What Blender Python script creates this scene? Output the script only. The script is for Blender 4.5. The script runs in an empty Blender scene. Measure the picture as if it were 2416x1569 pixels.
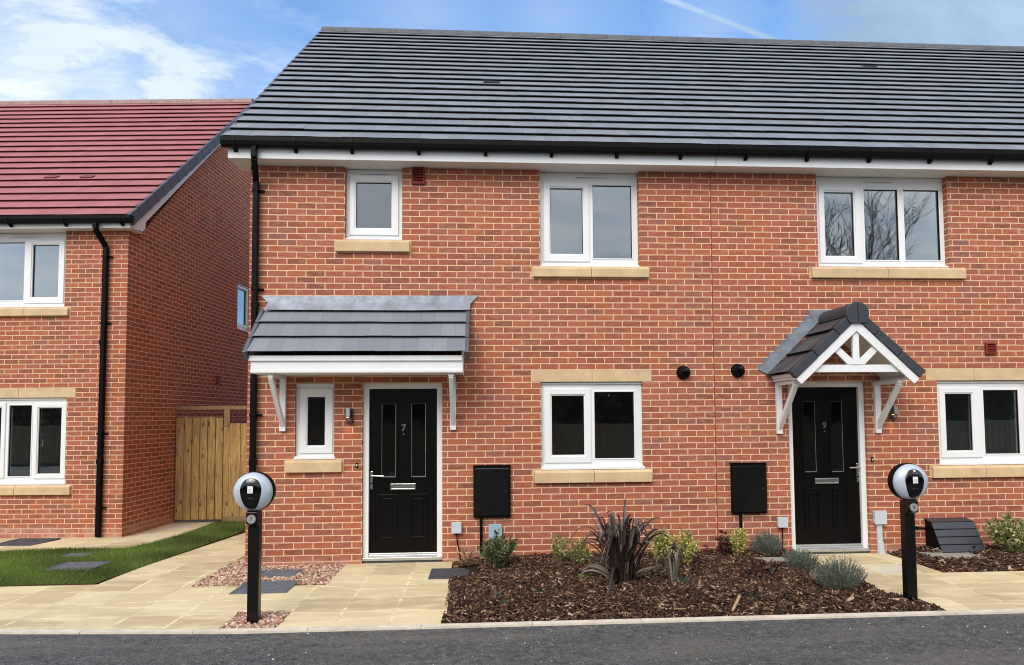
import bpy, bmesh, math, random
import numpy as np
from mathutils import Vector, Matrix
R = math.radians
random.seed(11)
NP = np.random.default_rng(5)
S = bpy.context.scene
COL = S.collection

# ------------------------------------------------------------------ helpers
class MB:
    """collects verts / faces (+ optional uv) and links them as ONE mesh object"""
    def __init__(s, f=None):
        s.v = []; s.f = []; s.uv = {}; s.f_map = f
    def pt(s, p):
        if s.f_map: p = s.f_map(*p)
        s.v.append(tuple(p)); return len(s.v) - 1
    def face(s, pts, uv=None):
        ids = [s.pt(p) for p in pts]
        s.f.append(ids)
        if uv: s.uv[len(s.f) - 1] = uv
    def box(s, x0, x1, y0, y1, z0, z1):
        i = [s.pt(p) for p in ((x0,y0,z0),(x1,y0,z0),(x1,y1,z0),(x0,y1,z0),(x0,y0,z1),(x1,y0,z1),(x1,y1,z1),(x0,y1,z1))]
        for a in ((0,3,2,1),(4,5,6,7),(0,1,5,4),(1,2,6,5),(2,3,7,6),(3,0,4,7)): s.f.append([i[k] for k in a])
    def prism(s, prof, e0, e1, axis='x'):
        """extrude closed profile along an axis; prof in the other two coordinates"""
        def P(a, b, e): return (e,a,b) if axis=='x' else ((a,e,b) if axis=='y' else (a,b,e))
        n = len(prof)
        A = [s.pt(P(a,b,e0)) for a,b in prof]; B = [s.pt(P(a,b,e1)) for a,b in prof]
        for k in range(n): s.f.append([A[k],A[(k+1)%n],B[(k+1)%n],B[k]])
        s.f.append(A[::-1]); s.f.append(B)
    def bar(s, p, q, w, h, up=(0,0,1)):
        """square bar from p to q, width w (sideways), height h"""
        p, q = Vector(p), Vector(q); d = (q-p).normalized(); u = Vector(up)
        r = d.cross(u).normalized(); u = r.cross(d).normalized()
        c = []
        for e in (p, q):
            for a, b in ((-1,-1),(1,-1),(1,1),(-1,1)):
                c.append(s.pt(tuple(e + r*(a*w/2) + u*(b*h/2))))
        for a in ((0,1,2,3),(7,6,5,4),(0,4,5,1),(1,5,6,2),(2,6,7,3),(3,7,4,0)): s.f.append([c[k] for k in a])
    def tube(s, pts, rad, n=8, cap=True):
        pts = [Vector(p) for p in pts]; rads = rad if isinstance(rad,(list,tuple)) else [rad]*len(pts)
        rings = []
        for k, p in enumerate(pts):
            d = (pts[min(k+1,len(pts)-1)] - pts[max(k-1,0)]).normalized()
            a = d.cross(Vector((0,0,1)) if abs(d.z) < .9 else Vector((1,0,0))).normalized(); b = d.cross(a)
            rings.append([s.pt(tuple(p + a*math.cos(t)*rads[k] + b*math.sin(t)*rads[k])) for t in [2*math.pi*j/n for j in range(n)]])
        for A, B in zip(rings, rings[1:]):
            for j in range(n): s.f.append([A[j],A[(j+1)%n],B[(j+1)%n],B[j]])
        if cap: s.f.append(rings[0][::-1]); s.f.append(rings[-1])
    def lathe(s, prof, c, axis='y', n=40, sx=1, sz=1):
        """prof: list of (radius, offset along axis)"""
        rings = []
        for r, o in prof:
            ring = []
            for j in range(n):
                t = 2*math.pi*j/n; a, b = r*math.cos(t)*sx, r*math.sin(t)*sz
                p = (c[0]+a, c[1]+o, c[2]+b) if axis=='y' else (c[0]+a, c[1]+b, c[2]+o)
                ring.append(s.pt(p))
            rings.append(ring)
        for A, B in zip(rings, rings[1:]):
            for j in range(n): s.f.append([A[j],A[(j+1)%n],B[(j+1)%n],B[j]])
        s.f.append(rings[0][::-1]); s.f.append(rings[-1])
    def plate(s, a0, a1, b0, b1, holes, d0, d1, m=None):
        """closed plate with rectangular holes; m(a,b,d) -> point"""
        m = m or (lambda a,b,d: (a,d,b))
        A = sorted({a0,a1,*[h[0] for h in holes],*[h[1] for h in holes]}); A = [a for a in A if a0<=a<=a1]
        B = sorted({b0,b1,*[h[2] for h in holes],*[h[3] for h in holes]}); B = [b for b in B if b0<=b<=b1]
        idx = {}
        def V(i,j,k):
            if (i,j,k) not in idx: idx[(i,j,k)] = s.pt(m(A[i],B[j],(d0,d1)[k]))
            return idx[(i,j,k)]
        def solid(i,j):
            if i<0 or j<0 or i>=len(A)-1 or j>=len(B)-1: return False
            ca, cb = (A[i]+A[i+1])/2, (B[j]+B[j+1])/2
            return not any(h[0]<ca<h[1] and h[2]<cb<h[3] for h in holes)
        for i in range(len(A)-1):
            for j in range(len(B)-1):
                if not solid(i,j): continue
                s.f.append([V(i,j,0),V(i+1,j,0),V(i+1,j+1,0),V(i,j+1,0)])
                s.f.append([V(i,j,1),V(i,j+1,1),V(i+1,j+1,1),V(i+1,j,1)])
                if not solid(i-1,j): s.f.append([V(i,j,0),V(i,j+1,0),V(i,j+1,1),V(i,j,1)])
                if not solid(i+1,j): s.f.append([V(i+1,j,0),V(i+1,j,1),V(i+1,j+1,1),V(i+1,j+1,0)])
                if not solid(i,j-1): s.f.append([V(i,j,0),V(i,j,1),V(i+1,j,1),V(i+1,j,0)])
                if not solid(i,j+1): s.f.append([V(i,j+1,0),V(i+1,j+1,0),V(i+1,j+1,1),V(i,j+1,1)])
    def build(s, name, mat, parent=None, smooth=False, bevel=0, recalc=True, loc=None):
        me = bpy.data.meshes.new(name); me.from_pydata(s.v, [], s.f)
        if s.uv:
            l = me.uv_layers.new(name='UVMap')
            for p in me.polygons:
                if p.index in s.uv:
                    for li, c in zip(p.loop_indices, s.uv[p.index]): l.data[li].uv = c
        if recalc:
            bm = bmesh.new(); bm.from_mesh(me); bmesh.ops.recalc_face_normals(bm, faces=bm.faces); bm.to_mesh(me); bm.free()
        me.update()
        if smooth:
            for p in me.polygons: p.use_smooth = True
            try: me.set_sharp_from_angle(angle=R(35))
            except Exception: pass
        o = bpy.data.objects.new(name, me); COL.objects.link(o)
        if mat: me.materials.append(mat)
        if parent: o.parent = parent
        if loc: o.location = loc
        if bevel:
            b = o.modifiers.new('bevel','BEVEL'); b.width = bevel; b.segments = 2; b.limit_method = 'ANGLE'; b.angle_limit = R(40)
        return o

def tag(o, label=None, cat=None, group=None, kind=None):
    if label: o['label'] = label
    if cat: o['category'] = cat
    if group: o['group'] = group
    if kind: o['kind'] = kind
    return o
def empty(name, loc=(0,0,0), rz=0):
    o = bpy.data.objects.new(name, None); COL.objects.link(o); o.location = loc; o.rotation_euler = (0,0,rz); o.empty_display_size = .1
    return o
def copy_tree(o, parent=None):
    c = o.copy(); COL.objects.link(c)
    if parent is not None: c.parent = parent
    for ch in list(o.children): copy_tree(ch, c)
    return c
def raw_mesh(name, verts, faces_flat, nper, mat, colors=None, smooth=False, parent=None):
    """numpy mesh; colors per vertex (n,3) -> attribute 'Col'"""
    me = bpy.data.meshes.new(name); nv = len(verts); nf = len(faces_flat)//nper
    me.vertices.add(nv); me.vertices.foreach_set('co', np.asarray(verts, np.float32).ravel())
    me.loops.add(len(faces_flat)); me.loops.foreach_set('vertex_index', np.asarray(faces_flat, np.int32))
    me.polygons.add(nf); me.polygons.foreach_set('loop_start', np.arange(0, nf*nper, nper, dtype=np.int32))
    if smooth: me.polygons.foreach_set('use_smooth', np.ones(nf, bool))
    if colors is not None:
        a = me.color_attributes.new('Col','FLOAT_COLOR','POINT')
        a.data.foreach_set('color', np.concatenate([colors, np.ones((nv,1))], 1).astype(np.float32).ravel())
    me.update(); me.validate()
    o = bpy.data.objects.new(name, me); COL.objects.link(o)
    if mat: me.materials.append(mat)
    if parent: o.parent = parent
    return o

# ------------------------------------------------------------------ materials
def srgb(r, g, b):
    f = lambda c: (c/255/12.92) if c/255 <= .04045 else ((c/255+.055)/1.055)**2.4
    return (f(r), f(g), f(b), 1)
class NT:
    def __init__(s, name):
        s.m = bpy.data.materials.new(name); s.m.use_nodes = True; s.t = s.m.node_tree
        s.b = s.t.nodes['Principled BSDF']; s.out = s.t.nodes['Material Output']
    def n(s, typ, **kw):
        x = s.t.nodes.new(typ)
        for k, v in kw.items(): setattr(x, k, v)
        return x
    def l(s, a, b): s.t.links.new(a, b)
    def set(s, sock, v):
        if hasattr(v, 'is_linked') or hasattr(v, 'links'): s.l(v, sock)
        else: sock.default_value = v
    def math(s, op, a, b=0, c=0, clamp=False):
        x = s.n('ShaderNodeMath', operation=op); x.use_clamp = clamp
        for i, v in enumerate((a, b, c)): s.set(x.inputs[i], v)
        return x.outputs[0]
    def mix(s, fac, a, b, blend='MIX'):
        x = s.n('ShaderNodeMix', data_type='RGBA', blend_type=blend)
        s.set(x.inputs[0], fac); s.set(x.inputs[6], a); s.set(x.inputs[7], b); return x.outputs[2]
    def noise(s, vec, scale, detail=4, rough=.55, dist=0):
        x = s.n('ShaderNodeTexNoise'); s.set(x.inputs['Vector'], vec); x.inputs['Scale'].default_value = scale
        x.inputs['Detail'].default_value = detail; x.inputs['Roughness'].default_value = rough; x.inputs['Distortion'].default_value = dist
        return x.outputs['Fac']
    def ramp(s, fac, stops, interp='LINEAR'):
        x = s.n('ShaderNodeValToRGB'); x.color_ramp.interpolation = interp; e = x.color_ramp.elements
        while len(e) < len(stops): e.new(.5)
        for k, (p, c) in enumerate(stops): e[k].position = p; e[k].color = c if len(c)==4 else (*c,1)
        s.set(x.inputs[0], fac); return x.outputs[0]
    def rng(s, v, a, b, c=0, d=1):
        x = s.n('ShaderNodeMapRange'); s.set(x.inputs[0], v)
        for i, q in zip((1,2,3,4), (a,b,c,d)): x.inputs[i].default_value = q
        return x.outputs[0]
    def obj(s): return s.n('ShaderNodeTexCoord').outputs['Object']
    def bump(s, h, strength=.3, dist=.01):
        x = s.n('ShaderNodeBump'); x.inputs['Strength'].default_value = strength; x.inputs['Distance'].default_value = dist
        s.set(x.inputs['Height'], h); s.l(x.outputs[0], s.b.inputs['Normal'])
    def base(s, c): s.set(s.b.inputs['Base Color'], c)
    def p(s, **kw):
        for k, v in kw.items(): s.set(s.b.inputs[k.replace('_',' ')], v)
        return s

def simple(name, col, rough=.5, spec=.5, metal=0, var=.08, scale=8, bump=0, bscale=60):
    t = NT(name); o = t.obj()
    n = t.noise(o, scale, 5)
    c2 = tuple(max(0,c*(1-var*2)) for c in col[:3]) + (1,); c1 = tuple(min(1,c*(1+var)) for c in col[:3]) + (1,)
    t.base(t.mix(t.rng(n,.3,.7), c2, c1)); t.p(Metallic=metal)
    t.set(t.b.inputs['Roughness'], t.rng(t.noise(o, scale*3), .3, .7, rough*.85, min(1,rough*1.15)))
    t.b.inputs['Specular IOR Level'].default_value = spec
    if bump: t.bump(t.noise(o, bscale, 6), bump, .004)
    return t.m

def brick(name, px, pz, py, seed):
    t = NT(name); tc = t.n('ShaderNodeTexCoord'); sp = t.n('ShaderNodeSeparateXYZ'); t.l(tc.outputs['Object'], sp.inputs[0])
    sn = t.n('ShaderNodeSeparateXYZ'); t.l(tc.outputs['Normal'], sn.inputs[0])
    side = t.math('GREATER_THAN', t.math('ABSOLUTE', sn.outputs[0]), .5)
    u = t.math('ADD', t.math('MULTIPLY', t.math('SUBTRACT', 1, side), t.math('ADD', sp.outputs[0], px)), t.math('MULTIPLY', side, t.math('ADD', sp.outputs[1], py)))
    v = t.math('ADD', sp.outputs[2], pz)
    cb = t.n('ShaderNodeCombineXYZ'); t.l(u, cb.inputs[0]); t.l(v, cb.inputs[1]); t.set(cb.inputs[2], t.math('MULTIPLY', side, 3.3))
    # slightly wobbly joints
    wob = t.n('ShaderNodeTexNoise'); wob.inputs['Scale'].default_value = 9; wob.inputs['Detail'].default_value = 3; t.l(cb.outputs[0], wob.inputs['Vector'])
    wv = t.n('ShaderNodeVectorMath', operation='MULTIPLY_ADD'); t.l(wob.outputs['Color'], wv.inputs[0]); wv.inputs[1].default_value = (.006,.006,0); t.l(cb.outputs[0], wv.inputs[2])
    wv2 = t.n('ShaderNodeVectorMath', operation='SUBTRACT'); t.l(wv.outputs[0], wv2.inputs[0]); wv2.inputs[1].default_value = (.003,.003,0)
    bt = t.n('ShaderNodeTexBrick'); bt.offset = .5; bt.squash = 1
    for k, val in (('Scale',1),('Brick Width',.225),('Row Height',.075),('Mortar Size',.0063),('Mortar Smooth',.12),('Bias',0)): bt.inputs[k].default_value = val
    bt.inputs['Color1'].default_value = (0,0,0,1); bt.inputs['Color2'].default_value = (1,1,1,1); bt.inputs['Mortar'].default_value = (.5,.5,.5,1)
    t.l(wv2.outputs[0], bt.inputs['Vector'])
    pal = t.ramp(bt.outputs['Color'], [(0,srgb(122,82,69)),(.12,srgb(140,87,70)),(.28,srgb(155,92,71)),(.5,srgb(166,97,73)),(.68,srgb(174,102,75)),(.82,srgb(166,102,82)),(.92,srgb(152,99,84)),(1,srgb(134,96,88))])
    grain = t.noise(cb.outputs[0], 34, 6, .72)
    pal = t.mix(t.rng(grain,.4,.7,0,.38), pal, srgb(112,68,56))
    streak = t.n('ShaderNodeMapping'); t.l(cb.outputs[0], streak.inputs[0]); streak.inputs['Scale'].default_value = (7,26,1)
    pal = t.mix(t.rng(t.noise(streak.outputs[0], 1.3, 4), .48,.68,0,.5), pal, srgb(190,128,104))
    big = t.noise(cb.outputs[0], .55, 4, .6)
    pal = t.mix(t.rng(big,.38,.68,0,.4), pal, srgb(164,86,60))
    pal = t.mix(t.rng(t.noise(cb.outputs[0], .9, 5, .65), .52,.74,0,.38), pal, srgb(146,100,84))
    eff = t.rng(t.noise(cb.outputs[0], 1.7, 7, .7), .62,.8,0,.6)
    pal = t.mix(eff, pal, srgb(190,160,148))
    mort = t.mix(t.rng(t.noise(cb.outputs[0], 14, 5), .3,.7), srgb(206,168,134), srgb(230,194,160))
    low = t.rng(sp.outputs[2], .02, .11, .55, 0)
    smear = t.math('MULTIPLY', low, t.rng(t.noise(cb.outputs[0], 5, 5), .35,.6), clamp=True)
    c = t.mix(bt.outputs['Fac'], pal, mort); c = t.mix(smear, c, srgb(190,156,140))
    t.base(c); t.p(Roughness=.88); t.b.inputs['Specular IOR Level'].default_value = .25
    h = t.math('ADD', t.math('MULTIPLY', bt.outputs['Fac'], -1), t.math('MULTIPLY', grain, .35))
    t.bump(h, .55, .006)
    return t.m

def roof_tile(name, c1, c2, c3, w=.165, g=.282):
    t = NT(name); uv = t.n('ShaderNodeTexCoord').outputs['UV']
    bt = t.n('ShaderNodeTexBrick'); bt.offset = .5
    for k, val in (('Scale',1),('Brick Width',w),('Row Height',g),('Mortar Size',.0022),('Mortar Smooth',.3),('Bias',0)): bt.inputs[k].default_value = val
    bt.inputs['Color1'].default_value = (0,0,0,1); bt.inputs['Color2'].default_value = (1,1,1,1); bt.inputs['Mortar'].default_value = (.5,.5,.5,1)
    t.l(uv, bt.inputs['Vector'])
    c = t.ramp(bt.outputs['Color'], [(0,c1),(.5,c2),(1,c3)])
    n = t.noise(uv, 3, 6, .65); c = t.mix(t.rng(n,.4,.75,0,.22), c, tuple(x*.75 for x in c1[:3])+(1,))
    c = t.mix(t.rng(t.noise(uv, 55, 5, .7), .45,.75,0,.35), c, tuple(min(1,x*1.35) for x in c3[:3])+(1,))
    sp = t.n('ShaderNodeSeparateXYZ'); t.l(uv, sp.inputs[0])
    c = t.mix(t.math('MULTIPLY', bt.outputs['Fac'], .55), c, tuple(x*.35 for x in c1[:3])+(1,))
    t.base(c); t.p(Roughness=.62); t.b.inputs['Specular IOR Level'].default_value = .4
    t.bump(t.math('ADD', t.math('MULTIPLY', bt.outputs['Fac'], -1.2), t.noise(uv, 90, 5)), .35, .004)
    return t.m

def paving_mat():
    t = NT('buff_slab'); o = t.obj(); sp = t.n('ShaderNodeSeparateXYZ'); t.l(o, sp.inputs[0])
    cb = t.n('ShaderNodeCombineXYZ'); t.set(cb.inputs[0], t.math('ADD', sp.outputs[0], .336+.46*60)); t.set(cb.inputs[1], t.math('ADD', sp.outputs[1], 2.45+.46*40))
    bt = t.n('ShaderNodeTexBrick'); bt.offset = 0
    for k, val in (('Scale',1),('Brick Width',.46),('Row Height',.46),('Mortar Size',.0045),('Mortar Smooth',.35),('Bias',0)): bt.inputs[k].default_value = val
    bt.inputs['Color1'].default_value = (0,0,0,1); bt.inputs['Color2'].default_value = (1,1,1,1); bt.inputs['Mortar'].default_value = (.5,.5,.5,1)
    t.l(cb.outputs[0], bt.inputs['Vector'])
    c = t.ramp(bt.outputs['Color'], [(0,srgb(180,161,126)),(.35,srgb(196,178,141)),(.7,srgb(207,191,155)),(.93,srgb(212,195,156)),(1,srgb(204,198,182))])
    st = t.n('ShaderNodeMapping'); t.l(o, st.inputs[0]); st.inputs['Scale'].default_value = (.8,2.6,1); st.inputs['Rotation'].default_value = (0,0,.15)
    c = t.mix(t.rng(t.noise(st.outputs[0], 2.6, 6, .62), .48,.66,0,.7), c, srgb(226,211,172))
    c = t.mix(t.rng(t.noise(st.outputs[0], 1.2, 6, .66), .5,.75,0,.5), c, srgb(164,146,112))
    # sand brushed into and beside the joints
    bj = t.n('ShaderNodeTexBrick'); bj.offset = 0
    for k, val in (('Scale',1),('Brick Width',.46),('Row Height',.46),('Mortar Size',.022),('Mortar Smooth',1),('Bias',0)): bj.inputs[k].default_value = val
    t.l(cb.outputs[0], bj.inputs['Vector'])
    sand = t.math('MULTIPLY', bj.outputs['Fac'], t.rng(t.noise(o, 3.2, 6, .7), .47,.6), clamp=True)
    c = t.mix(bt.outputs['Fac'], c, t.mix(t.rng(t.noise(o, 2.2, 3), .4,.6), srgb(150,130,98), srgb(226,210,168)))
    c = t.mix(t.math('MULTIPLY', sand, .9), c, srgb(240,226,186))
    c = t.mix(t.rng(t.noise(o, 60, 5, .75), .55,.75,0,.4), c, srgb(140,122,92))
    c = t.mix(t.rng(t.noise(o, 7, 6, .7), .55,.75,0,.35), c, srgb(170,148,112))
    t.base(c); t.p(Roughness=.85); t.b.inputs['Specular IOR Level'].default_value = .3
    t.bump(t.math('ADD', t.math('MULTIPLY', bt.outputs['Fac'], -1.5), t.math('MULTIPLY', t.noise(o, 28, 6, .6), .8)), .35, .006)
    return t.m

def asphalt_mat():
    t = NT('asphalt'); o = t.obj()
    vo = t.n('ShaderNodeTexVoronoi'); t.l(o, vo.inputs['Vector']); vo.inputs['Scale'].default_value = 95
    n1 = t.noise(o, 62, 5, .75); n2 = t.noise(o, 1.1, 5, .6); n3 = t.noise(o, 12, 5, .7)
    c = t.mix(t.rng(n1,.36,.64), srgb(44,46,48), srgb(128,131,133))
    sp = t.n('ShaderNodeSeparateXYZ'); t.l(vo.outputs['Color'], sp.inputs[0])
    c = t.mix(t.math('MULTIPLY', t.math('GREATER_THAN', sp.outputs[0], .84), t.rng(vo.outputs['Distance'],.5,.2), clamp=True), c, srgb(146,144,142))
    c = t.mix(t.rng(n2,.42,.68,0,.5), c, srgb(108,106,102))
    c = t.mix(t.rng(n3,.48,.7,0,.7), c, srgb(40,41,44))
    c = t.mix(t.rng(t.noise(o, 22, 5, .75), .52,.7,0,.7), c, srgb(158,158,156))
    st = t.n('ShaderNodeMapping'); t.l(o, st.inputs[0]); st.inputs['Scale'].default_value = (.5,2.2,1)
    c = t.mix(t.rng(t.noise(st.outputs[0], 1.1, 6, .66), .47,.7,0,.6), c, srgb(146,140,130))
    t.base(c); t.p(Roughness=.78); t.b.inputs['Specular IOR Level'].default_value = .4
    t.bump(t.math('ADD', t.math('MULTIPLY', n1, 1.5), vo.outputs['Distance']), 1, .02)
    return t.m

def attr_mat(name, rough=.8, spec=.3, tr=0):
    t = NT(name); a = t.n('ShaderNodeAttribute', attribute_name='Col'); o = t.obj()
    t.base(t.mix(t.rng(t.noise(o, 80, 3), .3,.7,0,.3), a.outputs['Color'], (0.02,.016,.01,1))); t.p(Roughness=rough); t.b.inputs['Specular IOR Level'].default_value = spec
    if tr:
        tl = t.n('ShaderNodeBsdfTranslucent'); t.l(a.outputs['Color'], tl.inputs[0]); mx = t.n('ShaderNodeMixShader'); mx.inputs[0].default_value = tr
        t.l(t.b.outputs[0], mx.inputs[1]); t.l(tl.outputs[0], mx.inputs[2]); t.l(mx.outputs[0], t.out.inputs[0])
    return t.m

def glass_mat(name, refl=.15, tint=(.75,.8,.82,1), rough=0, wave=.03):
    t = NT(name); t.t.nodes.remove(t.b)
    tr = t.n('ShaderNodeBsdfTransparent'); tr.inputs[0].default_value = tint
    gl = t.n('ShaderNodeBsdfGlossy'); gl.inputs['Roughness'].default_value = rough; gl.inputs[0].default_value = (.93,.96,1,1)
    bp = t.n('ShaderNodeBump'); bp.inputs['Strength'].default_value = wave; bp.inputs['Distance'].default_value = .02
    mp = t.n('ShaderNodeMapping'); t.l(t.obj(), mp.inputs[0]); mp.inputs['Scale'].default_value = (1,1,.6)
    t.l(t.noise(mp.outputs[0], 3.0, 2), bp.inputs['Height']); t.l(bp.outputs[0], gl.inputs['Normal'])
    lw = t.n('ShaderNodeFresnel'); lw.inputs[0].default_value = 1.5
    f = t.math('ADD', t.math('MULTIPLY', lw.outputs[0], 1.6), refl-.064, clamp=True)
    mx = t.n('ShaderNodeMixShader'); t.l(f, mx.inputs[0]); t.l(tr.outputs[0], mx.inputs[1]); t.l(gl.outputs[0], mx.inputs[2]); t.l(mx.outputs[0], t.out.inputs[0])
    return t.m

def wood_mat(name, c1, c2, knot=True):
    t = NT(name); o = t.obj(); mp = t.n('ShaderNodeMapping'); t.l(o, mp.inputs[0]); mp.inputs['Scale'].default_value = (9,9,.9)
    w = t.noise(mp.outputs[0], 3, 6, .65, 1.2)
    c = t.mix(t.rng(w,.3,.7), c1, c2)
    t2 = t.noise(o, 1.3, 3); c = t.mix(t.rng(t2,.4,.7,0,.4), c, tuple(x*.55 for x in c1[:3])+(1,))
    if knot:
        v = t.n('ShaderNodeTexVoronoi'); mp2 = t.n('ShaderNodeMapping'); t.l(o, mp2.inputs[0]); mp2.inputs['Scale'].default_value = (8,8,3.4); t.l(mp2.outputs[0], v.inputs['Vector']); v.inputs['Scale'].default_value = 1
        c = t.mix(t.rng(v.outputs['Distance'], .08,.19,.9,0), c, srgb(62,38,20))
    t.base(c); t.p(Roughness=.8); t.bump(w, .3, .004); return t.m

M = {}
M['brick_r'] = brick('red_multi_brick_right', 2.5758+22.5, -.0345+.75*4, 22.5, 1)
M['brick_l'] = brick('red_multi_brick_left', 1.7911-.1125+22.5, -4.6943+.075*63+.75*4, .1125+22.5, 2)
M['tile_grey'] = roof_tile('slate_grey_tile', srgb(114,119,127), srgb(121,126,134), srgb(128,132,140))
M['tile_red'] = roof_tile('red_tile', srgb(150,91,92), srgb(156,96,97), srgb(161,103,103))
M['tile_dark'] = roof_tile('dark_tile', srgb(58,58,62), srgb(66,66,70), srgb(74,74,78))
M['cap_dark'] = simple('dark_verge', srgb(52,56,64), .55)
M['cap_grey'] = simple('grey_verge', srgb(82,86,96), .55)
M['ridge_grey'] = simple('ridge_grey', srgb(88,91,97), .7, var=.12)
M['ridge_red'] = simple('ridge_red', srgb(150,120,116), .7, var=.12)
M['upvc'] = simple('white_upvc', srgb(226,228,230), .32, .5, var=.015, scale=2)
M['soffit'] = simple('white_soffit', srgb(222,222,220), .5, .4, var=.02, scale=2)
M['black_pl'] = simple('black_plastic', srgb(7,7,8), .5, .12, var=.2)
M['black_metal'] = simple('black_paint', srgb(6,6,7), .3, .5, var=.2)
M['door_black'] = simple('black_door', srgb(5,5,6), .34, .18, var=.02)
M['stone'] = simple('buff_stone', srgb(204,178,142), .9, .2, var=.09, scale=5, bump=.4, bscale=120)
M['lead'] = simple('lead', srgb(126,133,146), .5, .5, metal=.25, var=.18, scale=6, bump=.35, bscale=9)
M['chrome'] = simple('chrome', srgb(215,215,215), .22, .5, metal=1, var=.03)
M['alu'] = simple('aluminium', srgb(200,202,204), .35, .5, metal=.8, var=.03)
M['glass'] = glass_mat('window_glass', .17, (.88,.92,.92,1))
M['glass_door'] = glass_mat('obscure_glass', .13, (.4,.42,.42,1), .08, .25)
M['glass_obsc'] = glass_mat('frosted_glass', .16, (.5,.52,.54,1), .12, .1)
M['room'] = simple('plaster', srgb(238,237,232), .9, .2, var=.02)
M['vent_red'] = simple('terracotta_vent', srgb(128,48,38), .6, .3)
M['seal'] = simple('joint_sealant', srgb(146,66,48), .7, .2)
M['box_grey'] = simple('pale_grey_plastic', srgb(188,196,204), .45, .5, var=.03)
M['box_blue'] = simple('blue_grey_plastic', srgb(150,176,190), .45, .5, var=.04)
M['silver'] = simple('silver_cover', srgb(180,190,204), .38, .5, metal=.15, var=.03)
M['gloss_black'] = simple('gloss_black', srgb(8,8,9), .12, .6, var=.1)
M['dark_metal'] = simple('bronze_metal', srgb(92,86,76), .4, .5, metal=.6)
M['plate'] = simple('number_disc', srgb(168,170,172), .4, .5, metal=.4)
M['pave'] = paving_mat(); M['asphalt'] = asphalt_mat()
M['kerb'] = simple('concrete_kerb', srgb(206,196,180), .9, .2, var=.1, scale=9, bump=.4)
M['cover'] = simple('grey_cover', srgb(96,102,110), .7, .4, var=.18, scale=14, bump=.6, bscale=50)
M['cover_dark'] = simple('dark_cover', srgb(66,70,78), .65, .4, var=.2, scale=14, bump=.6, bscale=50)
M['concrete'] = simple('concrete_slab', srgb(150,145,136), .9, .2, var=.14, scale=9, bump=.5)
M['chip'] = attr_mat('bark', .85, .2); M['pebble'] = attr_mat('pebble', .6, .35); M['grass'] = attr_mat('grass_blades', .6, .3, .3)
M['leaf'] = attr_mat('leaf', .45, .4, .25); M['strap'] = attr_mat('strap_leaf', .36, .45, .1)
M['stem'] = simple('stem', srgb(92,70,52), .8)
M['earth'] = simple('earth', srgb(70,56,42), .95, .1, var=.25, scale=3, bump=.8, bscale=30)
M['gate_wood'] = wood_mat('treated_timber', srgb(128,92,50), srgb(206,170,112))
M['post_wood'] = wood_mat('treated_post', srgb(124,98,66), srgb(156,128,92))
M['fence_wood'] = wood_mat('fence_timber', srgb(122,98,68), srgb(158,130,94), False)
M['bark'] = simple('tree_bark', srgb(104,94,86), .9, .1, var=.2)
M['hedge'] = attr_mat('hedge_leaf', .7, .2, .1)
M['stick'] = wood_mat('stick', srgb(150,122,86), srgb(186,158,118), False)

# ------------------------------------------------------------------ camera, light, sky
CAM = Vector((0,-8.2285,1.7155))
cd = bpy.data.cameras.new('camera'); co = bpy.data.objects.new('camera', cd); COL.objects.link(co); S.camera = co
cd.sensor_fit = 'HORIZONTAL'; cd.sensor_width = 36; cd.lens = 36*1605.64/2416
cd.shift_x = (1208-1243)/2416; cd.shift_y = (900.3-784.5)/2416; cd.clip_end = 2000; cd.clip_start = .05
yaw, pit, rol = -.0629, .0517, .0071
RM = Matrix.Rotation(yaw,3,'Z') @ Matrix.Rotation(pit,3,'X') @ Matrix.Rotation(rol,3,'Y')
m3 = Matrix((RM @ Vector((1,0,0)), RM @ Vector((0,0,1)), -(RM @ Vector((0,1,0))))).transposed()
co.matrix_world = Matrix.Translation(CAM) @ m3.to_4x4()
def pdir(x, y): return (RM @ Vector(((x-1243)/1605.64, 1, -(y-900.3)/1605.64))).normalized()

SUN_EL, SUN_AZ = 42, 205           # azimuth clockwise from +Y: behind the camera, a little to its left
sd = Vector((math.sin(R(SUN_AZ))*math.cos(R(SUN_EL)), math.cos(R(SUN_AZ))*math.cos(R(SUN_EL)), math.sin(R(SUN_EL))))
sl = bpy.data.lights.new('sun','SUN'); sl.energy = 1.5; sl.angle = R(38); sl.color = (1,.93,.83)
so = bpy.data.objects.new('sun', sl); COL.objects.link(so); so.rotation_euler = sd.to_track_quat('Z','Y').to_euler()

W = bpy.data.worlds.new('World'); S.world = W; W.use_nodes = True; wt = W.node_tree
for n in list(wt.nodes): wt.nodes.remove(n)
class WT(NT):
    def __init__(s): s.t = wt
w = WT(); wo = w.n('ShaderNodeOutputWorld'); bg = w.n('ShaderNodeBackground'); w.l(bg.outputs[0], wo.inputs[0])
sky = w.n('ShaderNodeTexSky', sky_type='NISHITA'); sky.sun_disc = False; sky.sun_elevation = R(SUN_EL); sky.sun_rotation = R(SUN_AZ); sky.air_density = 1.1; sky.dust_density = .4; sky.ozone_density = 2.0
d = w.n('ShaderNodeTexCoord').outputs['Generated']; ds = w.n('ShaderNodeSeparateXYZ'); w.l(d, ds.inputs[0])
zz = w.math('ADD', w.math('MAXIMUM', ds.outputs[2], 0), .22)
cv = w.n('ShaderNodeCombineXYZ'); w.l(w.math('DIVIDE', ds.outputs[0], zz), cv.inputs[0]); w.l(w.math('DIVIDE', ds.outputs[1], zz), cv.inputs[1])
mp = w.n('ShaderNodeMapping'); w.l(cv.outputs[0], mp.inputs[0]); mp.inputs['Rotation'].default_value = (0,0,-.6); mp.inputs['Scale'].default_value = (1.0,1.7,1); mp.inputs['Location'].default_value = (3.1,1.7,0)
wisp = w.noise(mp.outputs[0], 2.1, 8, .6, .5)
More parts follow.
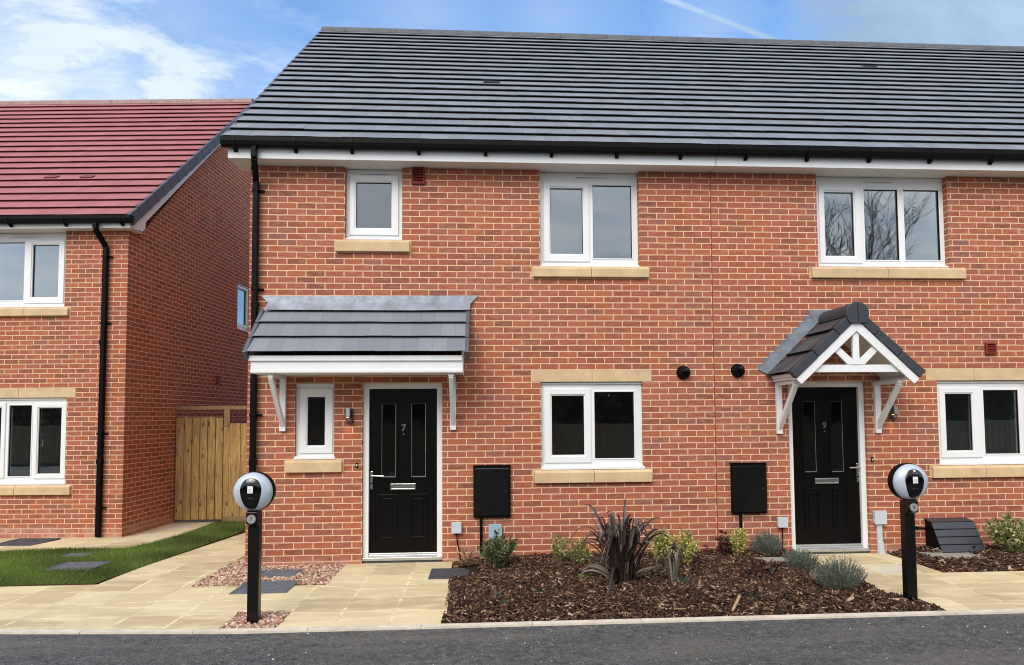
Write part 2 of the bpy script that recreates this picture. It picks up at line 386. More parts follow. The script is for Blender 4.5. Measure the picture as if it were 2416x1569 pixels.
fine = w.noise(mp.outputs[0], 7.5, 6, .6, .3)
def blob(px, py, r0, r1, amp, sx=1):
    c = pdir(px, py); dt = w.n('ShaderNodeVectorMath', operation='DISTANCE'); w.l(d, dt.inputs[0]); dt.inputs[1].default_value = c
    v = w.math('ADD', dt.outputs['Value'], w.math('MULTIPLY', w.math('SUBTRACT', fine, .5), .22))
    return w.rng(v, r0, r1, amp, 0)
behind = w.rng(ds.outputs[1], .25, -.2, 0, .5)
left = w.rng(ds.outputs[0], -.1, -.5, 0, .16)
m = w.rng(w.math('ADD', w.math('ADD', wisp, w.math('MULTIPLY', fine, .25)), w.math('ADD', behind, left)), .55, .84, 0, .9)
for a in ((40,205,.0,.24,1.0),(250,250,.0,.2,.95),(400,70,.0,.16,.6),(560,200,.0,.13,.6),(1000,60,.0,.16,.55),(1300,40,.0,.14,.5),(1680,70,.0,.1,.6),(2300,20,.12,.24,.95),(2120,70,.04,.12,.8),(2000,110,.0,.07,.5),(1690,60,.0,.08,.5),(1250,110,.02,.16,.35)):
    m = w.math('MAXIMUM', m, blob(*a))
# vapour trail: thin great-circle band between two directions
a, b = pdir(1555,-10), pdir(1840,100); nrm = a.cross(b).normalized(); mid = ((a+b)/2).normalized()
dn = w.n('ShaderNodeVectorMath', operation='DOT_PRODUCT'); w.l(d, dn.inputs[0]); dn.inputs[1].default_value = nrm
dm = w.n('ShaderNodeVectorMath', operation='DISTANCE'); w.l(d, dm.inputs[0]); dm.inputs[1].default_value = mid
tr = w.math('MULTIPLY', w.rng(w.math('ADD', w.math('ABSOLUTE', dn.outputs['Value']), w.math('MULTIPLY', w.math('SUBTRACT', fine, .5), .004)), .0012, .0062, .95, 0), w.rng(dm.outputs['Value'], .085, .13, 1, 0))
m = w.math('MAXIMUM', m, tr)
SKY = .115
sc = w.n('ShaderNodeVectorMath', operation='SCALE'); w.l(sky.outputs[0], sc.inputs[0]); sc.inputs['Scale'].default_value = SKY
cloudc = w.mix(w.rng(fine,.35,.7), (.20,.31,.47,1), (.34,.44,.55,1))
cloudc = w.mix(w.math('MULTIPLY', w.rng(m,.55,1.1), w.rng(ds.outputs[0],.05,-.3)), cloudc, (.56,.60,.60,1))
cloudc = w.mix(w.rng(ds.outputs[0],.25,.42), cloudc, w.mix(w.rng(wisp,.4,.6), (.19,.275,.37,1), (.25,.35,.47,1)))
cloudc = w.mix(w.rng(ds.outputs[1],.2,-.15), cloudc, w.mix(w.rng(wisp,.35,.65), (.50,.55,.62,1), (.82,.81,.78,1)))
skyc = w.mix(1, sc.outputs[0], (.80,1.0,1.22,1), 'MULTIPLY')
w.l(w.mix(m, skyc, cloudc), bg.inputs[0]); bg.inputs['Strength'].default_value = 1

S.view_settings.view_transform = 'Standard'; S.view_settings.look = 'None'; S.view_settings.gamma = 1; S.view_settings.exposure = 0.9
S.render.engine = 'CYCLES'; S.cycles.max_bounces = 8; S.cycles.transparent_max_bounces = 12; S.cycles.use_denoising = True; S.cycles.filter_width = 1.05

# ------------------------------------------------------------------ ground
def gz(x, y): return -.09*min(max(y/2.7,0),1.3)
KB = lambda x: -2.45 + (.083*(-2-x) if x < -2 else 0)       # back of kerb
def sheet(name, polys, mat, z=lambda x,y:0, kind='structure', step=.5):
    """polys: (x0,x1,y0,y1); y0 may be a function of x"""
    mb = MB()
    for x0,x1,y0,y1 in polys:
        nx = max(1, round((x1-x0)/step)); xs = [x0+(x1-x0)*i/nx for i in range(nx+1)]
        ya = (lambda x: y0(x)) if callable(y0) else (lambda x: y0)
        for i in range(nx):
            n = max(1, round((y1-ya(xs[i]))/step))
            for j in range(n):
                q = []
                for (ii,jj) in ((i,j),(i+1,j),(i+1,j+1),(i,j+1)):
                    x = xs[ii]; y = ya(x)+(y1-ya(x))*jj/n; q.append((x,y,z(x,y)))
                mb.face(q)
    return tag(mb.build(name, mat, recalc=False), kind=kind)
g = MB(); g.face([(-300,-300,-.32),(300,-300,-.32),(300,300,-.32),(-300,300,-.32)])
tag(g.build('ground', M['earth'], recalc=False), kind='structure')
# road
rd = MB(); xs = [-60,-20,-12,-8,-5,-4,-3.5,-3,-2.5,-2,0,4,8,20,60]
for a, b in zip(xs, xs[1:]):
    rd.face([(a,-11.6,-.05),(b,-11.6,-.05),(b,KB(max(b,-8))-.075,-.012),(a,KB(max(a,-8))-.075,-.012)])
tag(rd.build('road', M['asphalt'], recalc=False), kind='structure')
kb = MB()
seg = np.arange(-11.5, 14, .915)
for a in seg:
    b = a+.911; k0, k1 = KB(max(a,-8)), KB(max(b,-8))
    kb.face([(a,k0-.075,.004),(b,k1-.075,.004),(b,k1,.006),(a,k0,.006)]); kb.face([(a,k0-.075,.004),(a,k0-.079,-.08),(b,k1-.079,-.08),(b,k1-.075,.004)])
    kb.face([(a,k0-.075,.004),(a,k0,.006),(a,k0,-.08),(a,k0-.079,-.08)])
tag(kb.build('kerb', M['kerb'], recalc=False), kind='structure')
# paving
GR = lambda y: -4.03+.055*max(0,y+.5)       # right edge of the grass
pv = [(-12,-4.03,KB,-.76),(-4.03,-3.02,KB,-.76),(-3.02,-2.176,KB,-.95),(-2.176,-1.716,KB,-2.432),(-2.176,-1.716,-1.95,-1.0),(-1.716,-1.64,KB,-1.0),(-1.64,-.38,KB,.06),(-.38,-.335,KB,-1.07),
      (4.03,13,KB,-1.065),(3.76,4.03,-1.98,-1.065),(3.78,4.95,-1.065,.06)]
pm = MB()
tag(sheet('paving', pv, M['pave'], gz), kind='structure')
sp_ = MB()
for j in range(12):
    y0, y1 = -.76+.46*j, -.76+.46*(j+1)
    sp_.face([(GR(y0),y0,gz(0,y0)),(-3.02,y0,gz(0,y0)),(-3.02,y1,gz(0,y1)),(GR(y1),y1,gz(0,y1))])
tag(sp_.build('path', M['pave'], recalc=False), kind='structure')
# path round the red-roofed house (behind the grass)
back = [(-12,1.35),(-6.5,1.42),(-6.3,1.55),(-5.7,1.6),(-5.2,1.55),(-4.92,1.55),(-4.8,1.95),(-4.76,2.75),(-4.76,4.6)]
lp_ = MB()
for (x0,y0),(x1,y1) in zip(back[:6], back[1:6]): lp_.face([(x0,y0,gz(0,y0)),(x1,y1,gz(0,y1)),(x1,3.0,gz(0,3)),(x0,3.0,gz(0,3))])
lp_.face([(-4.92,1.55,gz(0,1.55)),(-4.8,1.95,gz(0,1.95)),(-4.76,2.75,gz(0,2.75)),(-4.76,3.0,gz(0,3)),(-4.92,3.0,gz(0,3))])
lp_.face([(-5.7,3.0,gz(0,3)),(-4.76,3.0,gz(0,3)),(-4.76,4.9,gz(0,4.9)),(-5.7,4.9,gz(0,4.9))])
tag(lp_.build('path', M['pave'], recalc=False), kind='structure')

# grass ---------------------------------------------------------------
gpoly = [(-12,-.76),(-4.05,-.76),(-4.03,-.5),(-3.77,4.2),(-4.76,4.3)] + back[::-1][1:]
def inside(px, py, poly):
    c = np.zeros(len(px), bool); n = len(poly)
    for i in range(n):
        x0,y0 = poly[i]; x1,y1 = poly[i-1]
        c ^= ((y0>py)!=(y1>py)) & (px < (x1-x0)*(py-y0)/(y1-y0+1e-12)+x0)
    return c
def scatter(n, x0,x1,y0,y1, poly=None, holes=()):
    x = NP.uniform(x0,x1,n); y = NP.uniform(y0,y1,n); k = np.ones(n,bool)
    if poly: k &= inside(x,y,poly)
    for h in holes: k &= ~((x>h[0])&(x<h[1])&(y>h[2])&(y<h[3]))
    return x[k], y[k]
x, y = scatter(150000, -7.6,-3.7,-.78,4.3, gpoly, [(-5.02,-4.5,-.02,.36),(-5.38,-5.1,.88,1.06)])
n = len(x); z = -.09*np.clip(y/2.7,0,1.3); h = NP.uniform(.018,.05,n); a = NP.uniform(0,6.28,n); lean = NP.normal(0,.02,(n,2)); wd = NP.uniform(.002,.0045,n)
edge = np.zeros(n)
v = np.zeros((n,3,3)); v[:,0] = np.stack([x-np.cos(a)*wd,y-np.sin(a)*wd,z-.012],1); v[:,1] = np.stack([x+np.cos(a)*wd,y+np.sin(a)*wd,z-.012],1); v[:,2] = np.stack([x+lean[:,0],y+lean[:,1],z+h],1)
tone = .75+.5*NP.random(n); pat = .8+.35*np.sin(x*3.1+1.3*np.sin(y*2.3))*np.sin(y*2.7+x); yel = NP.random(n)<.12
c = np.stack([.19*tone*pat+.13*yel, .29*tone*pat+.08*yel, .06*tone*pat],1)
gg = raw_mesh('grass', v.reshape(-1,3), np.arange(n*3), 3, M['grass'], np.repeat(c,3,0))
tag(gg, 'short green lawn strip between the two paths beside the gate', 'grass', kind='stuff')
gb = MB()
ys = [-.76,-.3,.3,.9,1.35]
gb.face([(px,py,gz(px,py)-.012) for px,py in gpoly]); tag(gb.build('turf', simple('turf', srgb(84,96,44), .95, .1, var=.3, scale=9, bump=.5), recalc=False), kind='structure')
te = MB()   # dark cut soil edge of the turf
for (x0,y0),(x1,y1) in (((-12,-.765),(-4.05,-.765)),((-4.05,-.765),(-4.025,-.5)),((-4.025,-.5),(-3.765,4.2))):
    te.face([(x0,y0,gz(x0,y0)-.03),(x1,y1,gz(x1,y1)-.03),(x1,y1,gz(x1,y1)+.014),(x0,y0,gz(x0,y0)+.014)])
tag(te.build('turf', M['earth'], recalc=False), kind='structure')

# gravel --------------------------------------------------------------
def pebbles(n, rects, holes, name, label):
    me = bmesh.new(); bmesh.ops.create_icosphere(me, subdivisions=1, radius=1); bv = np.array([p.co[:] for p in me.verts]); bf = np.array([[q.index for q in f.verts] for f in me.faces]); me.free()
    V=[];F=[];C=[];k=0
    ar = [ (r[1]-r[0])*(r[3]-r[2]) for r in rects ]
    cols = np.array([srgb(*q)[:3] for q in ((190,150,122),(166,120,96),(206,176,150),(150,112,92),(216,200,184),(178,134,108),(134,108,96),(206,170,150))])*1.1
    for r, A in zip(rects, ar):
        x, y = scatter(int(n*A/sum(ar)), r[0],r[1],r[2],r[3], None, holes)
        for px, py in zip(x,y):
            s = NP.uniform(.007,.019)*np.array([NP.uniform(.8,1.5),NP.uniform(.8,1.3),NP.uniform(.5,.9)])
            q = bv*s*(1+NP.normal(0,.09,(len(bv),1))); t = NP.uniform(0,6.28); ct,st = np.cos(t),np.sin(t)
            q = np.stack([q[:,0]*ct-q[:,1]*st, q[:,0]*st+q[:,1]*ct, q[:,2]],1)+[px,py,gz(px,py)+NP.uniform(-.006,.008)]
            V.append(q); F.append(bf+k); k += len(bv); C.append(np.tile(cols[NP.integers(len(cols))]*NP.uniform(.7,1.15),(len(bv),1)))
    o = raw_mesh(name, np.concatenate(V), np.concatenate(F).ravel(), 3, M['pebble'], np.concatenate(C), True)
    return tag(o, label, 'gravel', kind='stuff')
COV7 = (-2.5,-1.95,-1.3,-.8)
pebbles(7000, [(-3.02,-2.79,-.95,4.2),(-2.79,-1.64,-.95,-.02)], [(-2.5,-1.95,-1,-.8),(-2.5,-2.05,-.62,-.25)], 'gravel', 'pinkish pea gravel against the wall left of the number 7 door')
pebbles(900, [(-2.17,-1.72,-2.43,-1.955)], [(-2.005,-1.905,-2.3,-2.2)], 'gravel', 'small square of pea gravel around the left charging post')
gs = MB(); gs.box(-3.02,-2.78,-.95,4.3,-.3,-.012); gs.box(-2.78,-1.64,-.95,-.001,-.3,-.008); gs.box(-2.176,-1.716,-2.432,-1.95,-.3,-.008)
tag(gs.build('gravel_base', simple('gravel_base', srgb(150,118,98), .95, .1, var=.3, scale=40), recalc=False), kind='structure')

# bark mulch ----------------------------------------------------------
def hump(x, y, r):
    e = np.minimum(np.minimum(x-r[0], r[1]-x), np.minimum(y-r[2], r[3]-y)); return -.02+.075*np.clip(e/.5,0,1)**.7+.012*np.sin(x*5+y*3)*np.sin(y*6-x*2)
def mulch(name, rects, big, holes, nchip, label):
    V=[];F=[];C=[];k=0
    for r in rects:       # soil grid
        nx,ny = max(2,int((r[1]-r[0])/.08)),max(2,int((r[3]-r[2])/.08)); X,Y = np.meshgrid(np.linspace(r[0],r[1],nx+1),np.linspace(r[2],r[3],ny+1))
        X,Y = X.ravel(),Y.ravel(); Z = hump(X,Y,big)-.012+NP.normal(0,.006,len(X)); V.append(np.stack([X,Y,Z],1))
        i,j = np.meshgrid(np.arange(nx),np.arange(ny)); q = (j*(nx+1)+i).ravel(); F.append(np.stack([q,q+1,q+nx+2,q+nx+1],1)+k); k+=len(X); C.append(np.tile(np.array(srgb(44,30,22)[:3]),(len(X),1)))
    cols = np.array([srgb(*q)[:3] for q in ((72,48,36),(92,61,44),(52,34,26),(110,82,64),(146,116,92),(40,28,23),(76,52,42),(186,158,132),(94,70,57))])
    pr = np.array([.17,.17,.15,.13,.09,.1,.09,.05,.05]); pr/=pr.sum()
    ar = sum((r[1]-r[0])*(r[3]-r[2]) for r in rects)
    for r in rects:
        x,y = scatter(int(nchip*(r[1]-r[0])*(r[3]-r[2])/ar), r[0],r[1],r[2],r[3],None,holes); n=len(x)
        L = NP.gamma(2.2,.0062,n)+.007; Wd = L*NP.uniform(.16,.5,n); T = NP.uniform(.002,.006,n)
        a = NP.uniform(0,6.28,n); ti = NP.normal(0,.38,n); ro = NP.normal(0,.5,n)
        ax = np.stack([np.cos(a)*np.cos(ti),np.sin(a)*np.cos(ti),np.sin(ti)],1); b0 = np.stack([-np.sin(a),np.cos(a),np.zeros(n)],1); up = np.cross(ax,b0)
        b = b0*np.cos(ro)[:,None]+up*np.sin(ro)[:,None]; up = np.cross(ax,b)
        c = np.stack([x,y,hump(x,y,big)+NP.uniform(-.004,.022,n)],1)
        vv = np.zeros((n,8,3)); kk=0
        for sa,wf in ((-1,.55),(1,.8)):
            for sb in (-1,1):
                for su in (-1,1):
                    vv[:,kk] = c+ax*(sa*L/1)[:,None]*NP.uniform(.8,1.1,(n,1))+b*(sb*Wd*wf)[:,None]+up*(su*T)[:,None]; kk+=1
        vv[:,:,0] = np.clip(vv[:,:,0], r[0]+.004, r[1]-.004+.02*NP.random((n,1))); vv[:,:,1] = np.clip(vv[:,:,1], r[2]+.006, r[3]-.002)
        f = np.array([[0,1,3,2],[4,6,7,5],[0,4,5,1],[2,3,7,6],[0,2,6,4],[1,5,7,3]])
        V.append(vv.reshape(-1,3)); F.append((f[None]+(np.arange(n)*8)[:,None,None]).reshape(-1,4)+k); k+=n*8
        cc = cols[NP.choice(len(cols),n,p=pr)]*NP.uniform(.7,1.2,(n,1)); C.append(np.repeat(cc,8,0))
    o = raw_mesh(name, np.concatenate(V), np.concatenate(F).ravel(), 4, M['chip'], np.concatenate(C))
    return tag(o, label, 'bark mulch', kind='stuff')
mulch('bark_mulch', [(-.37,3.77,-2.44,-.005),(3.77,4.03,-2.44,-1.985)], (-.37,4.03,-2.44,.6), [(-.6,-.04,-.86,-.38),(3.11,3.5,-.75,-.36)], 36000, 'dark bark mulch bed between the two front doors')
mulch('bark_mulch', [(4.95,9.5,-1.06,-.005)], (4.95,9.5,-1.06,.6), [(5.25,5.78,-.62,-.28),(5.48,6.02,-.25,0)], 15000, 'dark bark mulch bed under the window right of the number 9 door')

# loose stone chips on the road
V=[];F=[];C=[];k=0
x,y = scatter(1500,-5,6,-4.4,-2.56)
for px,py in zip(x,y):
    s = NP.gamma(2,.0011)+.0015; q = np.array([[-1,-1,0],[1,-1,0],[1,1,0],[-1,1,0],[0,0,1.2]])*s*NP.uniform(.6,1.5,(5,3)); t=NP.uniform(0,6.28)
    q = np.stack([q[:,0]*np.cos(t)-q[:,1]*np.sin(t),q[:,0]*np.sin(t)+q[:,1]*np.cos(t),q[:,2]],1)+[px,py,-.013-.0045*(-2.5-py)]
    V.append(q); F.append(np.array([[0,1,4],[1,2,4],[2,3,4],[3,0,4]])+k); k+=5; C.append(np.tile(np.array(srgb(200,196,188)[:3])*NP.uniform(.4,1),(5,1)))
tag(raw_mesh('grit', np.concatenate(V), np.concatenate(F).ravel(), 3, M['pebble'], np.concatenate(C)), 'pale loose grit scattered over the dark road', 'grit', kind='stuff')

# ------------------------------------------------------------------ building kit
IDM = None
def window(root, x0, x1, z0, z1, lights, yf, fm=None, cill=True, head=None, vent=None, glass='glass', handle=None):
    """lights: ('S', outer rect, glass rect) opening sash / ('F', glass rect) fixed"""
    holes = [l[1] for l in lights]
    mb = MB(fm); mb.plate(x0, x1, z0, z1, holes, yf, yf+.07)
    w = mb.build('window', M['upvc'], root, bevel=.004)
    for l in lights:
        if l[0] == 'S':
            o, g = l[1], l[2]; s = MB(fm)
            s.plate(o[0]-.012, o[1]+.012, o[2]-.012, o[3]+.012, [(g[0]-.014,g[1]+.014,g[2]-.014,g[3]+.014)], yf-.018, yf+.05)
            sash = s.build('sash', M['upvc'], w, bevel=.006)
            b = MB(fm)
            b.plate(g[0]-.02, g[1]+.02, g[2]-.02, g[3]+.02, [g], yf-.006, yf+.03); b.build('glazing_bead', M['upvc'], w, bevel=.004)
        else:
            g = l[1]; b = MB(fm); b.plate(g[0]-.016, g[1]+.016, g[2]-.016, g[3]+.016, [g], yf-.008, yf+.03); b.build('glazing_bead', M['upvc'], w, bevel=.004)
        gk = MB(fm); gk.plate(g[0]-.001, g[1]+.001, g[2]-.001, g[3]+.001, [(g[0]+.006,g[1]-.006,g[2]+.006,g[3]-.006)], yf+.012, yf+.02); gk.build('gasket', M['black_pl'], w)
        p = MB(fm); p.box(g[0]+.001, g[1]-.001, yf+.022, yf+.027, g[2]+.001, g[3]-.001); p.build('pane', M[glass], w)
    if cill:
        c = MB(fm); c.prism([(yf+.02,z0-.001),(yf-.062,z0-.001),(yf-.062,z0+.022),(yf-.05,z0+.03),(yf-.004,z0+.04),(yf-.004,z0+.002+.04),(yf+.02,z0+.042)][:5]+[(yf+.02,z0+.04)], x0-.003, x1+.012); c.build('window_cill', M['upvc'], w)
    if head:
        c = MB(fm); c.box(x0+.002, x1-.002, yf-.022, yf-.002, z1-.03, z1-.004); c.build('head_trim', M['upvc'], w, bevel=.003)
    if vent:
        c = MB(fm); c.box(vent[0], vent[1], yf-.014, yf-.002, vent[2]-.009, vent[2]+.009); c.build('trickle_vent', M['upvc'], w, bevel=.003)
        c = MB(fm); c.box(vent[0]+.01, vent[1]-.01, yf-.0145, yf-.006, vent[2]-.0105, vent[2]-.0095); c.build('vent_slot', M['black_pl'], w)
    if handle:
        c = MB(fm); c.box(handle[0], handle[0]+.016, yf+.05, yf+.08, handle[1]-.06, handle[1]+.06); c.build('window_handle', M['upvc'], w, bevel=.004)
    return w
def stone_sill(root, x0, x1, z0, z1, joint=None, fm=None):
    mb = MB(fm)
    parts = [(x0,x1)] if joint is None else [(x0,joint-.003),(joint+.003,x1)]
    for k, (a, b) in enumerate(parts):
        zt = z1-.018
        mb.prism([(.06,z0),(-.045,z0),(-.048,z0+.006),(-.048,zt-.02),(-.042,zt-.012),(.0,z1-.004),(.06,z1)], a+(.02 if a==x0 else 0), b-(.02 if b==x1 else 0))
        if a == x0: mb.box(a, a+.02, -.004, .06, z0, z1+.004)
        if b == x1: mb.box(b-.02, b, -.004, .06, z0, z1+.004)
    return mb.build('stone_sill', M['stone'], root, bevel=.003)
def lintel(root, x0, x1, z0, z1, joint, fm=None):
    mb = MB(fm); mb.box(x0, joint-.003, -.005, .09, z0, z1); mb.box(joint+.003, x1, -.005, .09, z0, z1)
    return mb.build('stone_lintel', M['stone'], root, bevel=.003)

def text_mesh(name, ch, size, mat, loc, parent, depth=.002, bold=0):
    cu = bpy.data.curves.new(name, 'FONT'); cu.body = ch; cu.size = size; cu.align_x = 'CENTER'; cu.align_y = 'CENTER'; cu.extrude = depth; cu.offset = bold
    t = bpy.data.objects.new('tmp', cu); COL.objects.link(t); bpy.context.view_layer.update()
    me = bpy.data.meshes.new_from_object(t.evaluated_get(bpy.context.evaluated_depsgraph_get())); bpy.data.objects.remove(t)
    me.name = name; me.materials.clear(); me.materials.append(mat)
    me.transform(Matrix.Rotation(R(90),4,'X'))
    o = bpy.data.objects.new(name, me); COL.objects.link(o); o.location = loc; o.parent = parent; return o

def slope_roof(name, root, x0, x1, y0, z0, t, n, g, mat, tw=.33, mapf=None, jit=.0016, thick=.044, lean=.012):
    th = math.atan(t); cs, sn = math.cos(th), math.sin(th)
    P = lambda s, h: (y0+s*cs-h*sn, z0+s*sn+h*cs)
    mb = MB(mapf); rr = random.Random(int(x0*100)+n)
    for i in range(n):
        s0 = i*g; off = (tw/2 if i%2 else 0)
        xs = [x0]; x = x0 - ((x0-off)%tw) + tw
        while x < x1-.02: xs.append(x); x += tw
        xs.append(x1)
        for a, b in zip(xs, xs[1:]):
            dh = rr.uniform(-jit,jit); ds = rr.uniform(-.003,.003); dr = rr.uniform(-jit,jit)*.7
            def Q(x, s, h): y, z = P(s, h); return (x, y, z)
            h0, hb = thick+dh, .031+dh
            mb.face([Q(a,s0+ds,h0),Q(b,s0+ds,h0+dr),Q(b,s0+g+.1,-.002),Q(a,s0+g+.1,-.002)], [(a,s0+.001),(b,s0+.001),(b,s0+g-.001),(a,s0+g-.001)])
            mb.face([Q(a,s0+ds+lean,hb),Q(b,s0+ds+lean,hb+dr),Q(b,s0+ds,h0+dr),Q(a,s0+ds,h0)], [(a+.01,s0+.1)]*4)
            mb.face([Q(a,s0+ds+lean,hb),Q(a,s0+.1,hb-.012),Q(b,s0+.1,hb-.012),Q(b,s0+ds+lean,hb+dr)], [(a+.01,s0+.1)]*4)
    return mb.build(name, mat, root, recalc=False), P
def verge_caps(roof, P, x, n, g, mat, w=.05, drop=.1, fm=None):
    first = None
    p0y, p0z = P(0,0); p1y, p1z = P(1,0); u = Vector((0,p1y-p0y,p1z-p0z)).normalized(); h = Vector((0,-u.z,u.y))
    mb = MB(fm)
    L = g-.006
    def Q(s, hh, xx): v = u*s+h*hh; return (xx, v.y, v.z)
    for s0,s1,ha,hb in ((0,L,.036,.022),):
        c = [Q(s0,ha,-w/2),Q(s1,hb,-w/2),Q(s1,hb,w/2),Q(s0,ha,w/2),Q(s0,-drop,-w/2),Q(s1,-drop+.012,-w/2),Q(s1,-drop+.012,w/2),Q(s0,-drop,w/2)]
        i = [mb.pt(p) for p in c]
        for f in ((0,3,2,1),(4,5,6,7),(0,1,5,4),(1,2,6,5),(2,3,7,6),(3,0,4,7)): mb.f.append([i[k] for k in f])
    for k in range(n):
        y, z = P(k*g-.012, 0)
        loc = (x,y,z) if fm is None else fm(x,y,z)
        if first is None: first = mb.build('verge_cap', mat, roof, bevel=.006); first.location = loc
        else:
            c = first.copy(); COL.objects.link(c); c.parent = roof; c.location = loc
def gutter(root, x0, x1, yf, zt, name='gutter', br=()):
    mb = MB(); prof = [(yf,zt),(yf,zt-.05),(yf+.012,zt-.095),(yf+.035,zt-.108),(yf+.085,zt-.108),(yf+.108,zt-.09),(yf+.11,zt),(yf+.104,zt),(yf+.1,zt-.085),(yf+.08,zt-.1),(yf+.04,zt-.1),(yf+.02,zt-.09),(yf+.008,zt-.05),(yf+.008,zt-.008),(yf+.014,zt-.008),(yf+.014,zt)]
    mb.prism(prof, x0, x1)
    for e in (x0, x1): mb.prism(prof[:7], e-.002, e+.002)
    gt = mb.build(name, M['black_pl'], root)
    first = None
    for x in br:
        if first is None:
            b = MB(); b.prism([(yf-.004,zt+.004),(yf-.006,zt-.05),(yf+.006,zt-.1),(yf+.05,zt-.118),(yf+.1,zt-.15),(yf+.116,zt-.15),(yf+.116,zt-.1),(yf+.1,zt-.112),(yf+.02,zt-.104),(yf+.006,zt-.06),(yf+.002,zt+.004)], -.02, .02)
            first = b.build('gutter_bracket', M['black_pl'], gt); first.location = (x,0,0)
        else:
            c = first.copy(); COL.objects.link(c); c.parent = gt; c.location = (x,0,0)
    return gt
def downpipe(root, pts, w, clips, name='downpipe'):
    mb = MB()
    for p, q in zip(pts, pts[1:]): mb.bar(p, q, w, w, up=(0,1,0) if abs(q[2]-p[2])>abs(q[1]-p[1]) else (0,0,1))
    dp = mb.build(name, M['black_pl'], root, bevel=.008)
    for x, z in clips:
        c = MB(); c.box(x-w/2-.006, x+w/2+.006, pts[-1][1]-w/2-.006, -.002, z-.015, z+.015); c.box(x-w/2-.03, x+w/2+.055, -.03, -.002, z-.012, z+.012)
        c.build('pipe_clip', M['black_pl'], dp, bevel=.003)
    for z in (pts[-1][2]+1.15, pts[-1][2]+3.0):
        c = MB(); x = pts[-1][0]; y = pts[-1][1]; c.box(x-w/2-.005, x+w/2+.005, y-w/2-.005, y+w/2+.005, z-.04, z+.04); c.build('pipe_socket', M['black_pl'], dp, bevel=.004)
    return dp
def room(root, x0, x1, y0, y1, z0, z1, fm=None, back=None):
    mb = MB(fm)
    if back: bk = [[(x0,y1,z0),(back[0],y1,z0),(back[0],y1,z1),(x0,y1,z1)],[(back[1],y1,z0),(x1,y1,z0),(x1,y1,z1),(back[1],y1,z1)],[(back[0],y1,back[3]),(back[1],y1,back[3]),(back[1],y1,z1),(back[0],y1,z1)],[(back[0],y1,z0),(back[1],y1,z0),(back[1],y1,back[2]),(back[0],y1,back[2])]]
    else: bk = [[(x0,y1,z0),(x1,y1,z0),(x1,y1,z1),(x0,y1,z1)]]
    for q in (*bk,[(x0,y0,z0),(x0,y1,z0),(x0,y1,z1),(x0,y0,z1)],[(x1,y0,z0),(x1,y0,z1),(x1,y1,z1),(x1,y1,z0)],[(x0,y0,z0),(x1,y0,z0),(x1,y1,z0),(x0,y1,z0)],[(x0,y0,z1),(x0,y1,z1),(x1,y1,z1),(x1,y0,z1)]): mb.face(q)
    return mb.build('room', M['room'], root, recalc=False)
def reveal(root, x0, x1, z0, z1, fm=None, y0=.16, y1=.31):
    mb = MB(fm); mb.plate(x0, x1, z0, z1, [(x0+.012,x1-.012,z0+.02,z1-.012)], y0, y1); return mb.build('reveal', M['room'], root)

def front_door(root, fx0, fx1, fz1, lx0, lx1, lz0, lz1, gl, gr, gzz, num, numpos, letter, hx, hz0, hz1, lever_to, panels):
    mb = MB(); mb.plate(fx0, fx1, .03, fz1, [(lx0,lx1,.02,lz1)], .05, .13)
    dr = mb.build('door', M['door_black'], root) if False else None
    lf = MB(); lf.plate(lx0+.004, lx1-.004, lz0, lz1-.004, [(gl[0],gl[1],*gzz),(gr[0],gr[1],*gzz)], .09, .135)
    dr = lf.build('door', M['door_black'], root, bevel=.003)
    mb.build('door_frame', M['upvc'], dr, bevel=.005)
    for a, b in (gl, gr):
        t = MB(); t.plate(a-.028, b+.028, gzz[0]-.028, gzz[1]+.028, [(a,b,*gzz)], .081, .089); t.build('glazing_trim', M['door_black'], dr, bevel=.004)
        p = MB(); p.box(a, b, .102, .108, *gzz); p.build('door_glass', M['glass_door'], dr)
        p = MB(); p.plate(a+.001, b-.001, gzz[0]+.001, gzz[1]-.001, [(a+.005,b-.005,gzz[0]+.007,gzz[1]-.003)], .097, .101); p.build('glass_edge', M['alu'], dr)
    for a, b, z0, z1 in panels:
        t = MB(); t.plate(a, b, z0, z1, [(a+.03,b-.03,z0+.03,z1-.03)], .080, .0895); t.box(a+.05, b-.05, .082, .0895, z0+.05, z1-.05); t.build('door_panel', M['door_black'], dr, bevel=.006)
    t = MB(); a, b, z0, z1 = letter; t.plate(a, b, z0, z1, [(a+.016,b-.016,z0+.014,z1-.016)], .076, .0895); lb = t.build('letterbox', M['chrome'], dr, bevel=.003)
    t = MB(); t.box(a+.016, b-.016, .081, .0895, z0+.014, z1-.016); t.build('letter_flap', simple('brushed', srgb(130,132,134), .4, .5, metal=.9), lb)
    t = MB(); t.box(hx-.015, hx+.015, .078, .0895, hz0, hz1); h = t.build('door_handle', M['chrome'], dr, bevel=.005)
    zl = hz1-.05; t = MB(); t.tube([(hx,.079,zl),(hx,.045,zl),(hx+(lever_to-hx)*.15,.038,zl),(lever_to,.04,zl-.004)], .0085, 10); t.build('lever', M['chrome'], h, True)
    t = MB(); t.lathe([(.012,-.002),(.012,.004)], (hx,.076,hz0+.07), n=16); t.build('lock', M['black_metal'], h)
    t = MB(); t.box(fx0+.004, fx1-.004, .012, .12, .024, .062); t.box(lx0, lx1, .045, .12, .062, .085); t.box(lx0, lx1, .07, .12, .085, lz0-.004); t.build('threshold', M['alu'], dr, bevel=.005)
    t = MB(); t.box(fx0+.02, fx1-.02, .025, .2, -.1, .024); t.build('door_step', M['cover_dark'], dr)
    text_mesh('door_number', num, .115, M['chrome'], (numpos[0], .0865, numpos[1]), dr, .002, .002)
    t = MB(); t.lathe([(.011,0),(.011,.006)], (numpos[0],.083,numpos[1]-.075), n=14); t.build('spy_hole', M['chrome'], dr)
    return dr

